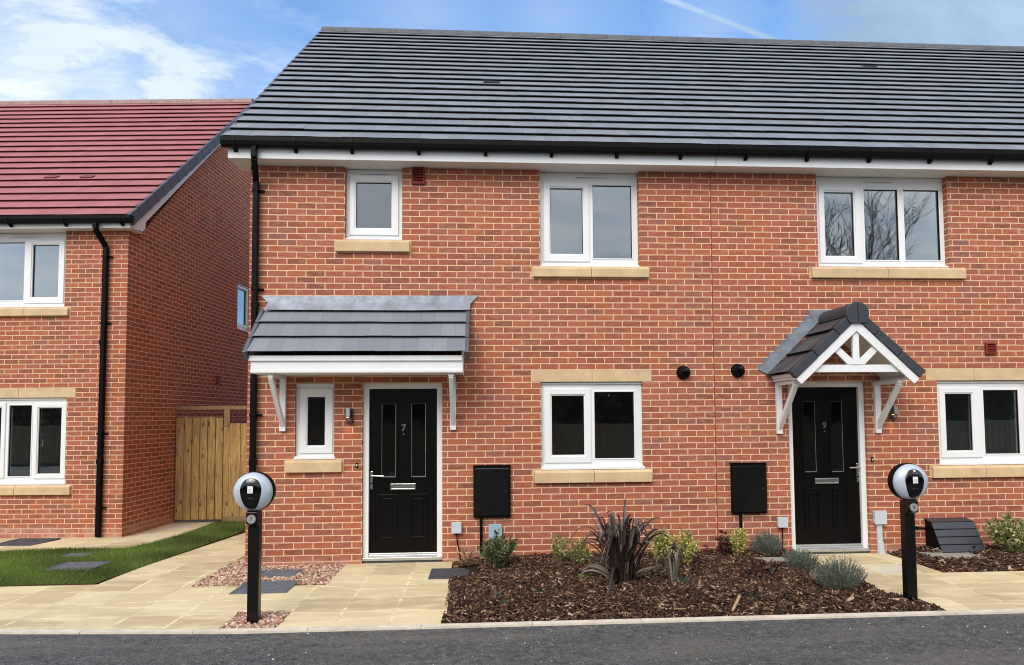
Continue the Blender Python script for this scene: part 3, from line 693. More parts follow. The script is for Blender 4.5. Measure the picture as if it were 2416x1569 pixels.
# ================================================================== house number 7 and number 9 (one terrace)
SOF = 4.757; XJ0, XJ1 = 2.830, 2.844; XE = 12.2
h7 = tag(empty('brick_house', (-2.79,0,0)), 'red brick end of terrace house with number 7 on its black door', 'house')
h9 = tag(empty('brick_house', (2.842,0,0)), 'red brick terrace house on the right with number 9 on its black door', 'house')
def fix(root):                      # children are modelled in world space: undo the root's offset
    for o in list(root.children):
        if o.get('_done'): continue
        o.location = Vector(o.location)-root.location; o['_done'] = 1
W1 = (-1.672,-.985,3.868,SOF+.003); W2 = (.692,1.93,3.557,SOF+.003); W3 = (4.205,5.93,3.578,SOF+.003)
W4 = (-2.238,-1.779,1.232,2.135); W5 = (.69,1.938,1.076,2.137); W6 = (5.695,6.905,1.076,2.135)
D7 = (-1.449,-.503,-.3,2.133); D9 = (3.766,4.766,-.3,2.13)
mb = MB(); mb.plate(-2.79, XJ0, -.3, SOF, [W1,W2,W4,W5,D7], 0, .3); mb.build('wall', M['brick_r'], h7)
mb = MB(); mb.plate(XJ1, XE, -.3, SOF, [W3,W6,D9,(9.2,10.4,1.076,2.135),(9.2,10.4,3.578,SOF+.003)], 0, .3); mb.build('wall', M['brick_r'], h9)
mb = MB(); mb.box(XJ0, XJ1, .003, .29, -.3, SOF); mb.build('movement_joint', M['seal'], h7)
DEP = 8.9; RY, RZ0, RT = -.285, 4.965, .852; NC, GA = 22, .2825
def side_wall(root, xa, xb, mat, y0=.3):
    s = MB(); zr = RZ0+RT*(4.45-RY)-.12; ze = SOF
    prof = [(y0,-.3),(DEP,-.3),(DEP,ze+.02),(4.45,zr),(y0,ze+.02+RT*y0*.0)]
    s.prism(prof, xa, xb); s.build('gable_wall', mat, root)
side_wall(h7, -2.79, -2.52, M['brick_r']); side_wall(h9, XE-.27, XE, M['brick_r'])
for r_, a, b in ((h7,-2.52,XJ0),(h9,XJ1,XE-.27)):
    s = MB(); s.plate(a, b, -.3, SOF, [(5.5,7.0,.3,2.2)] if r_ is h9 else [], DEP-.199, DEP); s.build('back_wall', M['brick_r'], r_)  # unseen rear opening, added to let daylight into the right-hand house
# rooms
room(h7, -2.5, -.3, .301, 4.2, .08, 2.42); room(h7, -.28, 2.82, .301, 4.2, .08, 2.42); room(h7, -2.5, -.4, .301, 3.5, 2.6, 4.75); room(h7, -.38, 2.82, .301, 4.2, 2.6, 4.75)
room(h9, 2.86, 5.1, .301, 4.2, .08, 2.42); room(h9, 5.12, 7.2, .301, DEP-.2, .08, 2.42, back=(5.5,7.0,.3,2.2)); room(h9, 2.86, 6.2, .301, 4.2, 2.6, 4.75)  # right-hand room: rear opening and nearer side wall added to brighten its window
for r_, q in ((h7,W1),(h7,W2),(h7,W4),(h7,W5),(h9,W3),(h9,W6)):
    reveal(r_, q[0]+.002, q[1]-.002, q[2]+.002, min(q[3],4.752)-.002)
# windows
UY, GY = .085, .05
def S_(o, g): return ('S', o, g)
window(h7, *W1[:3], SOF-.001, [S_((-1.618,-1.049,3.954,4.674),(-1.552,-1.126,4.034,4.6))], UY, glass='glass_obsc', vent=(-1.5,-1.15,4.712))
window(h7, *W2[:3], SOF-.001, [S_((.758,1.302,3.645,4.623),(.831,1.236,3.734,4.561)),('F',(1.364,1.853,3.681,4.604))], UY, vent=(1.142,1.544,4.706))
window(h9, *W3[:3], SOF-.001, [S_((4.282,4.814,3.653,4.626),(4.348,4.732,3.736,4.559)),('F',(4.87,5.319,3.686,4.6)),('F',(5.40,5.87,3.688,4.601))], UY, vent=(4.85,5.25,4.706))
window(h7, *W4, [S_((-2.18,-1.815,1.313,2.056),(-2.102,-1.899,1.393,1.969))], GY, head=True, glass='glass_obsc')
window(h7, *W5, [S_((.741,1.292,1.165,2.045),(.824,1.219,1.249,1.97)),('F',(1.349,1.837,1.202,2.013))], GY, head=True)
window(h9, *W6, [S_((5.76,6.275,1.175,2.039),(5.83,6.18,1.252,1.967)),('F',(6.335,6.80,1.207,2.013))], GY, head=True)
for zz_, rr_, yy_ in ((1.076,2.135,GY),(3.578,SOF-.001,UY)):
    window(h9, 9.2, 10.4, zz_, rr_, [S_((9.26,9.78,zz_+.08,rr_-.1),(9.33,9.71,zz_+.16,rr_-.17)),('F',(9.84,10.31,zz_+.13,rr_-.13))], yy_)
room(h9, 8.8, 11.8, .301, 4.2, .08, 2.42); room(h9, 8.8, 11.8, .301, 4.2, 2.6, 4.75)
lintel(h9, 9.07, 10.53, 2.137, 2.287, 9.8); stone_sill(h9, 9.07, 10.53, .918, 1.075, 9.8); stone_sill(h9, 9.07, 10.53, 3.427, 3.577, 9.8)
stone_sill(h7, -1.792, -.873, 3.714, 3.866); stone_sill(h7, .583, 2.052, 3.419, 3.556, 1.318); stone_sill(h9, 4.083, 6.13, 3.427, 3.577, 5.09)
stone_sill(h7, -2.355, -1.661, 1.079, 1.231); stone_sill(h7, .583, 2.049, .917, 1.075, 1.322); stone_sill(h9, 5.56, 7.03, .918, 1.075, 6.27)
lintel(h7, .569, 2.052, 2.137, 2.287, 1.317); lintel(h9, 5.556, 7.03, 2.135, 2.289, 6.19)
front_door(h7, D7[0], D7[1], D7[3], -1.379, -.569, .108, 2.065, (-1.235,-1.063), (-.879,-.705), (1.003,1.885), '7', (-.972,1.588), (-1.126,-.826,.852,.924), -1.349, .862, 1.074, -1.2, [(-1.266,-1.045,.262,.80),(-.9,-.684,.262,.80)])
front_door(h9, D9[0], D9[1], D9[3], 3.838, 4.70, .112, 2.061, (3.996,4.153), (4.349,4.504), (1.0,1.884), '9', (4.263,1.58), (4.118,4.424,.854,.924), 4.674, .868, 1.105, 4.55, [(3.983,4.183,.265,.80),(4.345,4.547,.265,.80)])
# eaves
for r_, a, b in ((h7,-2.975,1.999),(h7,2.003,XJ0+.003),(h9,XJ1-.003,XE+.15)):
    m = MB(); m.box(a, b, -.232, -.214, SOF, RZ0+.03); m.build('fascia', M['upvc'], r_, bevel=.003)
for r_, a, b in ((h7,-2.957,XJ0+.004),(h9,XJ1-.002,XE+.14)):
    m = MB(); m.box(a, b, -.213, .16, SOF+.004, SOF+.014); m.build('soffit', M['soffit'], r_)
m = MB(); m.prism([(-.212,SOF+.0),(.061,SOF+.0),(.06,5.15),(-.212,4.97)], -2.975, -2.957); m.box(-2.957,-2.795,.161,.2,SOF+.002,SOF+.012); m.build('box_end', M['upvc'], h7)
m = MB(); m.bar((-2.99,.05,5.12),(-2.99,4.45,8.87),.02,.2,up=(0,0,1)); m.build('bargeboard', M['upvc'], h7)
m = MB(); m.box(-.0,.0,0,0,0,0)
m = MB(); m.box(1.985, 2.02, -.236, -.2, SOF-.002, SOF+.16); m.build('fascia_joint', M['upvc'], h7, bevel=.002)
for r_, a, b, br in ((h7,-3.02,XJ0+.003,[-2.88,-2.19,-1.54,-.76,.03,.82,1.61,2.39]),(h9,XJ1-.003,XE+.2,[3.2,3.97,4.76,5.54,6.33,7.1,7.9])):
    gutter(r_, a, b, -.345, 4.976, br=br)
for r_, a, b in ((h7,-3.01,XJ0+.005),(h9,XJ1-.005,XE+.18)):
    rf, P = slope_roof('roof', r_, a, b, RY, RZ0, RT, NC, GA, M['tile_grey'])
    yb, zb = P(NC*GA+.02, 0)
    m = MB(); m.face([(a,yb,zb-.02),(b,yb,zb-.02),(b,DEP+.25,4.95),(a,DEP+.25,4.95)]); m.face([(a,RY+.02,RZ0-.03),(b,RY+.02,RZ0-.03),(b,yb,zb-.06),(a,yb,zb-.06)]); m.build('roof_back', M['tile_grey'], rf, recalc=False)
    m = MB(); n = int((b-a)/.45); 
    for k in range(n+1):
        x0 = a+k*.45; x1 = min(b, x0+.444)
        if x1-x0 < .02: continue
        m.prism([(yb-.13,zb-.07),(yb-.115,zb+.005),(yb-.06,zb+.055),(yb,zb+.07),(yb+.06,zb+.055),(yb+.12,zb),(yb+.13,zb-.07)], x0, x1)
    m.build('ridge_tiles', M['ridge_grey'], rf)
    if r_ is h7: verge_caps(rf, P, -3.02, NC, GA, M['cap_grey'], w=.035, drop=.08)
    # in-line ventilation tiles
    for vx, vs in (((.13,2.55),) if r_ is h7 else ((6.75,4.37),)):
        k = int(vs/GA)*GA; c = MB(); y0_, z0_ = P(k+.05,.03); y1_, z1_ = P(k+.2,.035); y2_, z2_ = P(k+.05,.065)
        c.prism([(y0_,z0_),(y2_,z2_),(y1_,z1_)], vx-.12, vx+.12); c.build('roof_vent', simple('roof_vent', srgb(70,72,80), .6), rf)
downpipe(h7, [(-2.655,-.29,4.88),(-2.655,-.29,4.74),(-2.705,-.055,4.55),(-2.70,-.055,.06)], .064, [(-2.705,4.44),(-2.70,3.25),(-2.70,1.758)])

# canopy over door 7 (lean-to)
cn = MB(); cn.box(-2.57,-.24,-.545,-.002,2.222,2.232); canopy = cn.build('canopy', M['soffit'], h7)
m = MB(); m.prism([(-.53,2.216),(-.556,2.216),(-.562,2.226),(-.562,2.25),(-.552,2.262),(-.552,2.352),(-.53,2.352)], -2.575, -.238); m.box(-2.59,-.24,-.575,-.53,2.352,2.412); 
m.box(-2.575,-2.555,-.53,-.002,2.216,2.41); m.box(-.258,-.238,-.53,-.002,2.216,2.41); m.build('canopy_fascia', M['upvc'], canopy, bevel=.004)
ct, Pc = slope_roof('canopy_tiles', canopy, -2.60, -.205, -.605, 2.425, .955, 3, .277, M['tile_grey'], tw=.30)
for xx in (-2.615,-.19):
    for k in range(3):
        ya,za = Pc(k*.277-.01,0); yb_,zb_ = Pc((k+1)*.277-.015,0); c = MB(); c.bar((xx,ya,za-.015),(xx,yb_,zb_-.022),.045,.115); c.build('canopy_verge', M['cap_grey'], canopy, bevel=.006)
for a_ in (-2.568,-.262): m = MB(); m.prism([(-.53,2.41),(-.003,2.41),(-.003,2.93)], a_, a_+.016); m.build('canopy_cheek', M['upvc'], canopy)
m = MB()
top = [(-2.65,-.008,3.178),(-1.9,-.008,3.176),(-.9,-.009,3.184),(-.06,-.008,3.19)]; mid = [(-2.555,-.032,3.09),(-1.9,-.034,3.082),(-.9,-.032,3.092),(-.158,-.032,3.088)]; low = [(-2.59,-.082,2.998),(-1.9,-.08,2.996),(-.9,-.083,2.994),(-.168,-.082,3.003)]
for A, B in ((top,mid),(mid,low)):
    for k in range(3): m.face([A[k],A[k+1],B[k+1],B[k]])
fl = m.build('lead_flashing', M['lead'], canopy, recalc=False); sd_ = fl.modifiers.new('s','SOLIDIFY'); sd_.thickness = .004; sd_.offset = -1
def bracket(parent, x, ztop, zbot, yf, w=.07):
    m = MB(); m.box(x-w/2, x+w/2, -.045, -.001, zbot, ztop); m.box(x-w*.42, x+w*.42, yf-.02, -.045, ztop-.045, ztop-.002)
    m.bar((x,-.03,zbot+.075),(x,yf,ztop-.04),.05,.055,up=(0,-1,0)); m.box(x-.008,x+.008,-.048,-.044,zbot+.035,zbot+.05)
    return m.build('canopy_bracket', M['upvc'], parent, bevel=.004)
bracket(canopy, -2.372, 2.221, 1.566, -.5); bracket(canopy, -.373, 2.221, 1.566, -.5)

# gabled canopy over door 9
xc = 4.305; YF = -.64
cz = 2.955; ex, ez = .79, 2.215; tt = (cz-ez)/ex; th = math.atan(tt); ca, sa = math.cos(th), math.sin(th)
cn = MB()
for s in (-1,1):
    q = lambda x,z: (xc+s*x, z)
    cn.prism([q(.66,2.165),q(.01,2.165+.65*tt),q(.01,2.165+.65*tt+.014),q(.66,2.179)], YF+.05, -.002, 'y')
canopy = cn.build('canopy', M['soffit'], h9)
for s in (-1,1):
    f = (lambda s: (lambda x,y,z: (xc+s*(-y), x, z)))(s)
    # local: x -> world y, y -> -(distance from ridge line outward)
    rf, Pq = slope_roof('canopy_tiles', canopy, YF+.02, -.002, -ex, ez-.028, tt, 3, math.hypot(ex,cz-ez)/3-.004, M['tile_dark'], tw=.30, mapf=f)
    if s > 0:
        for p in rf.data.polygons: pass
    m = MB(); L = math.hypot(ex, cz-ez)
    for k in range(3):
        a, b = (k*L/3-.012)/L, ((k+1)*L/3-.02)/L
        P0 = Vector((xc+s*ex*(1-a), YF-.005, ez+(cz-ez)*a)); P1 = Vector((xc+s*ex*(1-b), YF-.005, ez+(cz-ez)*b)); nn = Vector((s*sa,0,ca)); lift = .012
        m2 = MB(); m2.prism([(P0.x+nn.x*lift,P0.z+nn.z*lift),(P1.x,P1.z),(P1.x-nn.x*.1,P1.z-nn.z*.1),(P0.x-nn.x*.095,P0.z-nn.z*.095)], YF-.03, YF+.06, 'y'); m2.build('canopy_verge', M['cap_dark'], canopy, bevel=.006)
    bo = .1/ca; bt_ = .2/ca
    m = MB(); m.prism([(xc+s*.0,cz-bo),(xc+s*.735,cz-bo-.735*tt),(xc+s*.675,cz-bt_-.675*tt+.02),(xc+s*.665,cz-bt_-.665*tt+.015),(xc,cz-bt_)], YF-.012, YF+.02, 'y'); m.build('bargeboard', M['upvc'], canopy, bevel=.003)
    m = MB(); xa, xb = sorted((xc+s*.64, xc+s*.73)); m.box(xa, xb, YF+.03, -.002, 2.125, 2.155); xa, xb = sorted((xc+s*.66, xc+s*.745)); m.box(xa, xb, YF+.0, -.002, 2.155, 2.2); m.build('canopy_fascia', M['upvc'], canopy, bevel=.004)
    bracket(canopy, xc-.667 if s<0 else xc+.591, 2.124, 1.483, -.5)
m = MB(); m.box(xc-.52, xc+.52, YF+.022, YF+.052, 2.205, 2.292); m.box(xc-.038, xc+.038, YF+.012, YF+.048, 2.292, cz-bo-.06)
for s in (-1,1): m.bar((xc+s*.03,YF+.032,2.31),(xc+s*.29,YF+.032,2.56),.03,.075,up=(0,0,1)) if False else m.prism([(xc+s*.038,2.292),(xc+s*.1,2.292),(xc+s*.335,2.527),(xc+s*.275,2.572),(xc+s*.038,2.352)], YF+.016, YF+.044, 'y')
m.build('canopy_truss', M['upvc'], canopy, bevel=.003)
m = MB(); N = 14; prof = [(.135*math.cos(R(195-210*k/N)), .125*math.sin(R(195-210*k/N))) for k in range(N+1)]
pts_o = [(xc+a, 2.885+b) for a,b in prof]; pts_i = [(xc+a*.88, 2.885+b*.88) for a,b in prof]
m.prism(pts_o+pts_i[::-1], YF-.03, -.004, 'y'); m.build('ridge_tiles', M['cap_dark'], canopy, smooth=False)
m = MB(); cap = [(xc+.137*math.cos(R(200-220*k/20)), 2.885+.13*math.sin(R(200-220*k/20))) for k in range(21)]+[(xc+.1,2.77),(xc-.1,2.77)]
m.prism(cap, YF-.05, YF-.03, 'y'); e_ = m.build('ridge_end', M['cap_dark'], canopy, bevel=.008)
m = MB(); m.box(xc-.003, xc+.003, YF-.053, YF-.048, 2.79, 3.0); m.build('ridge_seam', M['black_pl'], canopy)
m = MB()
for s in (-1,1):
    for k in range(9):
        z0 = 2.27+.075*k; xo = .915-.0765*k
        pts = [(xc+s*(xo+.01),-.007,z0+.075),(xc+s*(xo-.115),-.007,z0+.075+.02),(xc+s*(xo-.2),-.02,z0+.03),(xc+s*(xo-.115),-.02,z0-.05),(xc+s*xo,-.007,z0+.008)]
        m.face(pts)
m.face([(xc-.25,-.0075,3.025),(xc+.14,-.0075,3.03),(xc+.14,-.012,2.93),(xc-.22,-.012,2.90)])
fl = m.build('lead_flashing', M['lead'], canopy, recalc=False); sd_ = fl.modifiers.new('s','SOLIDIFY'); sd_.thickness = .003
fix(h7); fix(h9)

# ------------------------------------------------------------------ wall fixtures
def meter_box(x0, x1, z0, z1, px, label):
    c = empty('meter_cabinet', ((x0+x1)/2,0,z0)); tag(c, label, 'meter box', 'black meter cabinets on the front walls')
    cx, w, h = (x0+x1)/2, x1-x0, z1-z0
    m = MB(); m.box(-w/2, w/2, -.055, -.001, 0, h); m.build('cabinet', M['black_pl'], c, bevel=.012)
    m = MB(); m.box(-w/2+.018, w/2-.018, -.066, -.0551, .02, h-.03); d = m.build('cabinet_door', M['black_metal'], c, bevel=.008)
    m = MB(); m.lathe([(.009,-.004),(.009,.004)], (w/2-.06,-.067,h*.5), n=12); m.build('lock', M['dark_metal'], d)
    m = MB(); m.box(-w/2-.004, w/2+.004, -.07, -.002, h+.001, h+.008); m.build('drip_edge', M['black_metal'], c)
    for zz in (.1,h-.12):
        m = MB(); m.box(-w/2+.006, -w/2+.017, -.064, -.0552, zz, zz+.05); m.build('hinge', M['black_metal'], d)
    m = MB(); m.tube([(px-cx,-.025,-.02-z0),(px-cx,-.025,.0)], .017, 10); m.build('conduit', M['black_pl'], c, True)
meter_box(-.132, .311, .521, 1.136, -.042, 'black meter cabinet beside the number 7 door')
meter_box(3.008, 3.45, .519, 1.129, 3.12, 'black meter cabinet left of the number 9 door')
def junction(x0, x1, z0, z1, mat, label, cable=None, conduit=None):
    c = empty('junction_box', ((x0+x1)/2,0,z0)); tag(c, label, 'junction box'); w = x1-x0
    m = MB(); m.box(-w/2, w/2, -.06, -.001, 0, z1-z0); b = m.build('box', mat, c, bevel=.01)
    m = MB(); m.box(-w/2-.003, w/2+.003, -.066, -.0605, -.003, z1-z0+.003); m.build('lid', mat, c, bevel=.004)
    if cable:
        m = MB(); m.tube([(0,-.03,.0),(0,-.03,-.03)], .014, 10); m.tube([(p-(x0+x1)/2,-.03,q-z0) for p,q in cable], .007, 8); m.build('cable', M['black_pl'], c, True)
    if conduit:
        m = MB(); m.box(-.032, .032, -.035, -.001, conduit-z0, -.001); m.prism([(-.033,.15-z0),(.033,.15-z0),(.055,-.01-z0),(-.02,-.01-z0)], -.05, -.036, 'y'); m.build('conduit', mat, c, bevel=.006)
junction(-.388, -.277, .347, .469, M['box_grey'], 'small pale grey box with a thin black cable beside the number 7 door', [(-.33,.32),(-.325,.24),(-.3,.12),(-.285,.0),(-.28,-.02)])
junction(3.577, 3.693, .348, .465, M['box_grey'], 'small pale grey box with a thin black cable left of the number 9 door', [(3.635,.32),(3.637,.2),(3.632,.08),(3.63,-.02)])
junction(.051, .2, .277, .44, M['box_blue'], 'blue grey box on the brick wall half hidden behind the green shrub', conduit=-.02)
junction(4.798, 4.945, .366, .525, M['box_grey'], 'grey box with a wide grey conduit right of the number 9 door', conduit=-.01)
for x, label, z in ((2.449,'round black flue outlet left of the movement joint',2.246),(3.133,'round black flue outlet beside the gabled canopy',2.268)):
    c = empty('flue_outlet', (x,0,z)); tag(c, label, 'flue')
    m = MB(); m.lathe([(.084,-.014),(.086,-.004),(.086,-.001)], (0,0,0), n=36); m.build('flue_collar', M['black_pl'], c, True)
    m = MB(); m.lathe([(.05,-.06),(.07,-.055),(.078,-.04),(.08,-.013)], (0,0,0), n=36); m.build('flue_ring', M['black_pl'], c, True)
    m = MB(); m.lathe([(.02,-.10),(.036,-.098),(.038,-.06)], (.012,0,.012), n=24); m.build('flue_nozzle', M['gloss_black'], c, True)
for x, z, w_, h_, label in ((-.79,4.655,.156,.205,'terracotta air vent under the eaves beside the small upper window'),(6.413,2.539,.142,.142,'square terracotta air vent above the far right window')):
    c = empty('air_vent', (x,0,z)); tag(c, label, 'air vent')
    m = MB(); m.plate(-w_/2, w_/2, -h_/2, h_/2, [(-w_/2+.018,w_/2-.018,-h_/2+.018,h_/2-.018)], -.035, -.001); m.build('vent_frame', M['vent_red'], c, bevel=.003)
    m = MB()
    for k in range(5):
        zz = -h_/2+.022+k*(h_-.044)/5; m.prism([(-.03,zz),(-.004,zz+.012),(-.004,zz+.02),(-.03,zz+.006)], -w_/2+.018, w_/2-.018)
    m.box(-w_/2+.018, w_/2-.018, -.004, -.0015, -h_/2+.018, h_/2-.018); m.build('louvre', M['vent_red'], c)
for x, z, label in ((-1.509,1.157,'small black doorbell left of the number 7 door'),(4.815,1.155,'small black doorbell right of the number 9 door')):
    c = empty('doorbell', (x,0,z)); tag(c, label, 'doorbell')
    m = MB(); m.box(-.015, .015, -.016, -.001, -.028, .028); m.build('bell_case', M['black_pl'], c, bevel=.004)
    m = MB(); m.box(-.008, .008, -.019, -.0161, -.01, .008); m.build('bell_push', M['upvc'], c, bevel=.002)
warm = NT('warm_lens'); warm.p(Emission_Color=(1,.55,.2,1)); warm.b.inputs['Emission Strength'].default_value = 4
for x, z, label in ((-1.597,1.745,'metal outside lamp between the narrow window and the number 7 door'),(5.09,1.735,'metal outside lamp right of the number 9 door')):
    c = empty('wall_lamp', (x,0,z)); tag(c, label, 'lamp')
    m = MB(); m.box(-.045, .045, -.012, -.001, -.085, .085); m.build('back_plate', M['dark_metal'], c, bevel=.003)
    m = MB(); m.box(-.038, .024, -.10, -.0125, -.02, .084); m.build('lamp_body', M['dark_metal'], c, bevel=.004)
    m = MB(); m.box(-.026, .018, -.106, -.1005, -.015, .082); m.build('lamp_shade', M['alu'], c, bevel=.002)
    m = MB(); m.box(-.025, .035, -.065, -.0125, -.082, -.03); s_ = m.build('sensor', M['dark_metal'], c, bevel=.006)
    m = MB(); m.lathe([(.004,-.018),(.011,-.012),(.014,0)], (.005,-.065,-.05), n=16); m.build('sensor_lens', M['chrome'], s_, True)
    m = MB(); m.lathe([(.012,0),(.012,.003)], (-.015,-.055,-.0245), axis='z', n=14); m.build('lens', warm.m, c)
    sp = bpy.data.lights.new('lamp_glow','SPOT'); sp.energy = .35; sp.color = (1,.55,.22); sp.spot_size = R(95); sp.spot_blend = 1; sp.shadow_soft_size = .02
    so_ = bpy.data.objects.new('lamp_glow', sp); COL.objects.link(so_); so_.parent = c; so_.location = (-.015,-.075,-.09); so_.rotation_euler = (R(24),0,0)

# ================================================================== red-roofed house on the left
LX, LY, LA = -5.5859, 2.7418, -.070
hl = tag(empty('brick_house', (LX,LY,0), LA), 'red brick house with a red tiled roof behind the lawn', 'house')
LS = 4.69; LE = -6.9
V1 = (-2.245,-.988,3.49,LS+.003); V2 = (-2.42,-.905,.722,2.066)
mb = MB(); mb.plate(LE, 0, -.5, LS, [V1,V2], 0, .3); mb.build('wall', M['brick_l'], hl)
fm = lambda a,d_,b: (-d_,a,b)
SW = (3.985,4.66,3.655,4.676)
mb = MB(fm); mb.plate(.3, 8.9, -.5, LS, [SW], 0, .27); mb.build('side_wall', M['brick_l'], hl)
LRY, LRZ, LT = -.255, 4.845, .862; LG = .2905
zr = LRZ+LT*(4.45-LRY)-.16
mb = MB(); mb.prism([(.3,LS+.001),(8.6,LS+.001),(4.45,zr)], -.27, 0); mb.build('gable_wall', M['brick_l'], hl)
mb = MB(); mb.plate(LE, -.271, -.5, LS, [], 8.6, 8.9); mb.plate(.3, 8.6, -.5, LS, [], -LE-.25, -LE, lambda a,b,d_: (-d_,a,b)); mb.build('back_wall', M['brick_l'], hl)
room(hl, -3.4, -.28, .301, 4, .0, 2.35); room(hl, -3.4, -.28, .301, 3.4, 2.5, LS-.01); room(hl, -2.4, -.28, 3.42, 5.4, 2.5, LS-.01)
for q in (V1,V2): reveal(hl, q[0]+.002, q[1]-.002, q[2]+.002, min(q[3],LS-.004)-.002)
window(hl, *V1[:3], LS-.001, [('F',(-2.16,-1.667,3.62,4.543)),S_((-1.68,-1.068,3.576,4.566),(-1.568,-1.153,3.665,4.497))], UY, vent=(-1.88,-1.45,4.635), handle=(-1.56,3.98))
window(hl, *V2, [S_((-2.395,-1.9,.83,1.98),(-2.32,-1.96,.89,1.915)),('F',(-1.835,-1.483,.846,1.95)),S_((-1.42,-.94,.82,1.97),(-1.37,-1.014,.885,1.905))], GY, head=True, handle=(-1.355,1.35))
window(hl, SW[0], SW[1], SW[2], SW[3], [S_((4.03,4.615,3.74,4.62),(4.1,4.545,3.80,4.56))], .05, fm=fm, head=True, glass='glass_obsc')
stone_sill(hl, -2.36, -.884, 3.347, 3.489, -1.6); stone_sill(hl, -2.55, -.777, .563, .72, -1.66); lintel(hl, -2.56, -.77, 2.068, 2.224, -1.665)
m = MB(); m.box(LE, .125, -.178, -.16, LS, LRZ+.03); m.build('fascia', M['upvc'], hl, bevel=.003)
m = MB(); m.box(LE, .0, -.159, .16, LS+.004, LS+.014); m.box(.0, .107, -.159, -.001, LS+.004, LS+.014); m.build('soffit', M['soffit'], hl)
m = MB(); pr = [(-.159,LS),(.16,LS+.03),(.24,LS+.1),(.25,LS+.21),(4.45,zr-.02),(4.45,zr+.1),(-.159,LRZ+LT*.1)]; m.prism(pr, .108, .126); m.build('bargeboard', M['upvc'], hl)
m = MB(); m.box(.001,.107,.0,.2,LS+.004,LS+.016); m.build('box_end', M['soffit'], hl)
gutter(hl, LE-.05, .19, -.29, 4.862, br=[-3.4,-2.55,-1.72,-.86,.02])
rf, P = slope_roof('roof', hl, LE-.1, .13, LRY, LRZ, LT, 21, LG, M['tile_red'])
yb, zb = P(21*LG+.02, 0)
m = MB(); m.face([(LE-.1,yb,zb-.02),(.13,yb,zb-.02),(.13,9.1,4.7),(LE-.1,9.1,4.7)]); m.face([(LE,LRY+.02,LRZ-.03),(.12,LRY+.02,LRZ-.03),(.12,yb,zb-.06),(LE,yb,zb-.06)]); m.build('roof_back', M['tile_red'], rf, recalc=False)
m = MB()
for k in range(16):
    x1 = .13-k*.45; m.prism([(yb-.13,zb-.07),(yb-.115,zb+.005),(yb-.06,zb+.055),(yb,zb+.07),(yb+.06,zb+.055),(yb+.12,zb),(yb+.13,zb-.07)], x1-.444, x1)
m.build('ridge_tiles', M['ridge_red'], rf)
verge_caps(rf, P, .155, 21, LG, M['cap_grey'], w=.05, drop=.15)
for vx in (-1.9,-1.28):
    k = 6*LG-LG; c = MB(); y0_, z0_ = P(k+.05,.03); y1_, z1_ = P(k+.2,.035); y2_, z2_ = P(k+.05,.06); c.prism([(y0_,z0_),(y2_,z2_),(y1_,z1_)], vx-.1, vx+.1); c.build('roof_vent', simple('red_vent', srgb(110,62,62), .6), rf)
downpipe(hl, [(-.375,-.235,4.78),(-.375,-.235,4.66),(-.318,-.055,4.42),(-.33,-.055,-.08)], .068, [(-.32,4.27),(-.325,3.22),(-.33,1.5),(-.33,.36)])
c = tag(empty('air_vent', (LX,LY,0), LA), 'terracotta air vent high on the shaded side wall', 'air vent')
m = MB(); m.box(.001, .03, 3.04, 3.19, 2.45, 2.59); m.build('vent_frame', M['vent_red'], c, bevel=.004)
m = MB(); [m.box(.0305,.036,3.055,3.175,2.465+k*.025,2.477+k*.025) for k in range(5)]; m.build('louvre', M['vent_red'], c)

# ------------------------------------------------------------------ timber gate and fence
GZ = gz(0,4.3); GYY = 4.28
gt = tag(empty('timber_gate', (-5.06,GYY,GZ)), 'timber board gate between the two houses with a metal latch', 'gate')
xs = np.linspace(-.405,.405,13)
m = MB()
for k in range(12):
    dz = random.uniform(-.006,.006); m.box(xs[k]+.0015+(-.012 if k%2 else .003), xs[k+1]-.0015+(.012 if k%2 else -.003), -.02-(.026 if k%2 else 0), -.002-(.026 if k%2 else 0), .06, 1.86+dz)
m.build('gate_boards', M['gate_wood'], gt, bevel=.002)
m = MB(); [m.box(-.4,.4,-.001,.04,z,z+.09) for z in (.2,.95,1.7)]; m.build('gate_frame', M['post_wood'], gt)
m = MB(); m.lathe([(.03,-.012),(.034,-.004),(.034,.0)], (-.345,-.035,1.34), n=20); m.tube([(-.345,-.05,1.31),(-.33,-.055,1.25),(-.36,-.055,1.25),(-.345,-.05,1.31)], .006, 6); m.build('latch', M['alu'], gt, True)
fn = tag(empty('timber_fence', (-4.6,GYY,GZ)), 'timber fence panel and rails beside the garden gate', 'fence')
m = MB(); x = -.045
while x < 1.8: m.box(x+.001, x+.098, -.02-(.012 if int(x*10)%2 else 0), -.001-(.012 if int(x*10)%2 else 0), .1, 1.755+random.uniform(-.005,.005)); x += .1
m.build('fence_boards', M['gate_wood'], fn, bevel=.002)
m = MB(); m.box(-.95,1.8,-.03,.02,2.0,2.065); m.build('fence_rail', M['post_wood'], fn, bevel=.003)
m = MB(); m.box(-.05,1.8,-.025,.0,.0,.098); m.build('gravel_board', M['post_wood'], fn, bevel=.003)
m = MB(); m.box(-.035,.07,-.03,.07,1.70,2.0); m.box(-.035,.07,.0,.1,0,1.7); m.build('fence_post', M['post_wood'], fn, bevel=.003)
m = MB(); m.box(-.985,-.88,-.02,.08,0,1.98); m.box(-.872,-.862,.0,.06,0,1.95); m.build('gate_post', M['post_wood'], fn, bevel=.003)
for z in (.3,1.0,1.7):
    m = MB(); m.box(-.99,-.95,-.03,-.019,z,z+.1); m.build('hinge_plate', M['black_metal'], fn)

